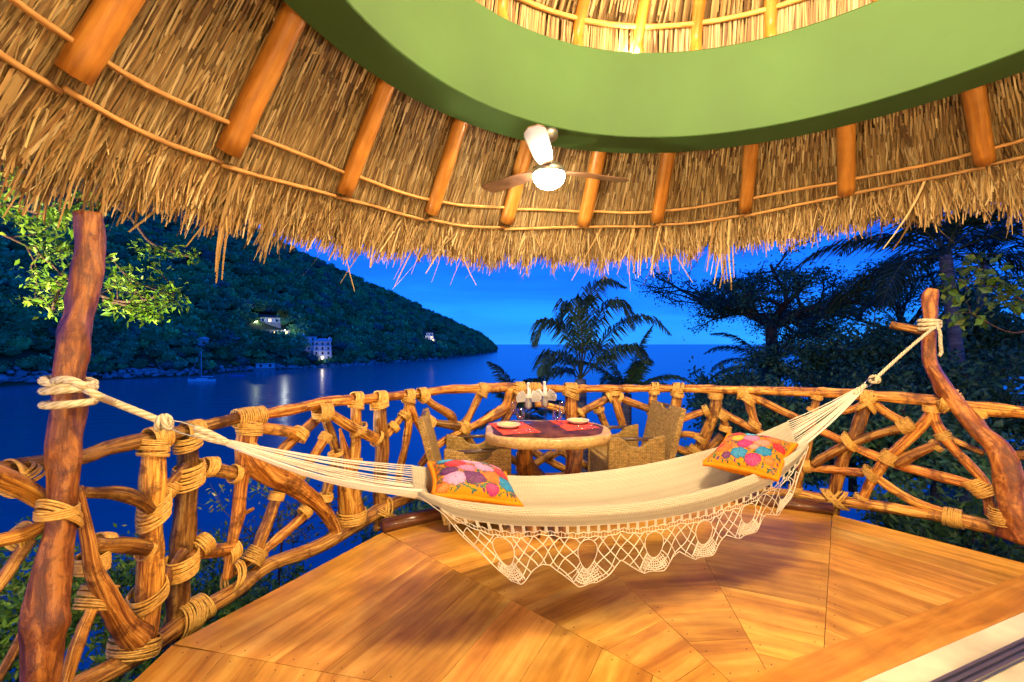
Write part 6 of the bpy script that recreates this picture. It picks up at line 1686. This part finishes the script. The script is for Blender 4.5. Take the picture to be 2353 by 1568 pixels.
# floodlit trees beside the villa, pale bare trunks and shore palms that can be told apart
for k, (px, py, D_, h, sd, lab) in enumerate(((582, 752, D1 - 4, 5.5, 201, 'floodlit yellow green tree at the left end of the brown roofed villa'), (652, 735, D1 + 4, 5, 202, 'green tree at the right end of the brown roofed villa'), (540, 838, 236, 9, 203, 'pale bare branched tree on the shore behind the sailboat'))):
    tree('hillside_tree', lab, 'tree', V2W(px, py, D_), h, (.2, 0), 2.2, .22, 2, sd, 26 if k < 2 else 4, .7, [(.10, .16, .03), (.13, .18, .05)] if k < 2 else [(.05, .09, .06)], spread=.7, flat=.1, kids=(3, 5), forks=6, clump=.7, bark=MAT_PALMBARK, fork_at=.55)
palm('pale trunked palm on the far shore left of the sailboat', V2W(241, 838, 176), -13, .16, 11, 3.0, 205, leaf=1.0, c0=(.03, .08, .05), el=(-.3, 1.2))

# docks
for lab, px, py, w in (('low dark dock beside the arcaded villa', 716, 838, 9), ('low dark dock right of the arcaded villa', 768, 837, 8)):
    D = (EYE - WATER_Z - .6) * 1000 / (py - 790); p = V2W(px, py, D); e = empty('dock', (p[0], p[1], WATER_Z), -math.atan2(p[0], p[1]), label=lab, cat='dock')
    gq = Geo(); box(gq, (-w / 2, 0, .5), (w / 2, 5, .75)); gq.build('platform', MAT_ROCKW, e, smooth=False)
    for x in np.linspace(-w / 2 + .4, w / 2 - .4, 4):
        gq = Geo(); gq.add(*tube(np.array([[x, .4, -1.0], [x, .4, .5]]), .15, 6)); gq.build('pile', MAT_LAMPBODY, e)

# sailboat
D = (EYE - WATER_Z) * 1000 / (878 - 790); p = V2W(465, 878, D)
boat = empty('sailboat', (p[0], p[1], WATER_Z), .18, label='white sailboat at anchor with bare mast near the far shore', cat='boat')
n = 21; s = np.linspace(-1, 1, n); half = 1.55 * (1 - np.clip(s, -1, 0) ** 2 * 1.0) ** .5 * np.where(s > 0, 1 - .35 * s ** 2, 1) * np.where(s < -.999, 0.02, 1)
sheer = .95 + .30 * np.clip(-s, 0, 1) ** 2 + .06 * s ** 2; X_ = s * 5.2
rings = []
for f, z in ((.55, -.3), (.82, .05), (.95, .5), (1.0, 1.0)):
    rings.append(np.stack([X_ * (.93 + .07 * f), -half * f, sheer * z], 1))
for f, z in ((1.0, 1.0), (.95, .5), (.82, .05), (.55, -.3)):
    rings.append(np.stack([X_ * (.93 + .07 * f), half * f, sheer * z], 1))
link_mesh('hull', np.vstack(rings), grid_faces(n, 8), MAT_WHITE, boat)
box(gq := Geo(), (-1.8, -.8, 1.0), (1.6, .8, 1.45)); gq.build('cabin', MAT_WHITE, boat, smooth=False)
for a_, b_, r, nm, mt in (((-.4, 0, .9), (-.4, 0, 12.2), .09, 'mast', MAT_WHITE), ((-.4, 0, 2.1), (3.9, 0, 2.0), .16, 'boom', MAT_WHITE), ((-5.1, 0, 1.3), (-.4, 0, 12.0), .05, 'forestay', MAT_WHITE), ((5.0, 0, 1.1), (-.4, 0, 12.1), .02, 'backstay', MAT_WHITE)):
    gq = Geo(); gq.add(*tube(np.linspace(a_, b_, 6), r, 6)); gq.build(nm, mt, boat)
for sy_ in (-1, 1):
    gq = Geo(); gq.add(*tube(np.linspace((-.4, 1.45 * sy_, 1.0), (-.4, 0, 10.5), 4), .018, 4)); gq.build('shroud', MAT_WHITE, boat)
D = (EYE - WATER_Z) * 1000 / (865 - 790); p = V2W(546, 865, D)
e = empty('rowing_boat', (p[0], p[1], WATER_Z), .1, label='small low boat on the water right of the sailboat', cat='boat')
s = np.linspace(-1, 1, 15); hf_ = .75 * np.sqrt(np.clip(1 - s ** 2, 0, 1)) + .02; rings = [np.stack([s * 3.2, -hf_ * f, np.full(15, z)], 1) for f, z in ((.5, -.1), (.9, .15), (1, .5))] + [np.stack([s * 3.2, hf_ * f, np.full(15, z)], 1) for f, z in ((1, .5), (.9, .15), (.5, -.1))]
link_mesh('hull', np.vstack(rings), grid_faces(15, 6), plain('blue_hull', (.12, .2, .5), .5), e)
gq = Geo(); box(gq, (-.2, -.6, .35), (.2, .6, .42)); gq.build('thwart', MAT_WHITE, e, smooth=False)
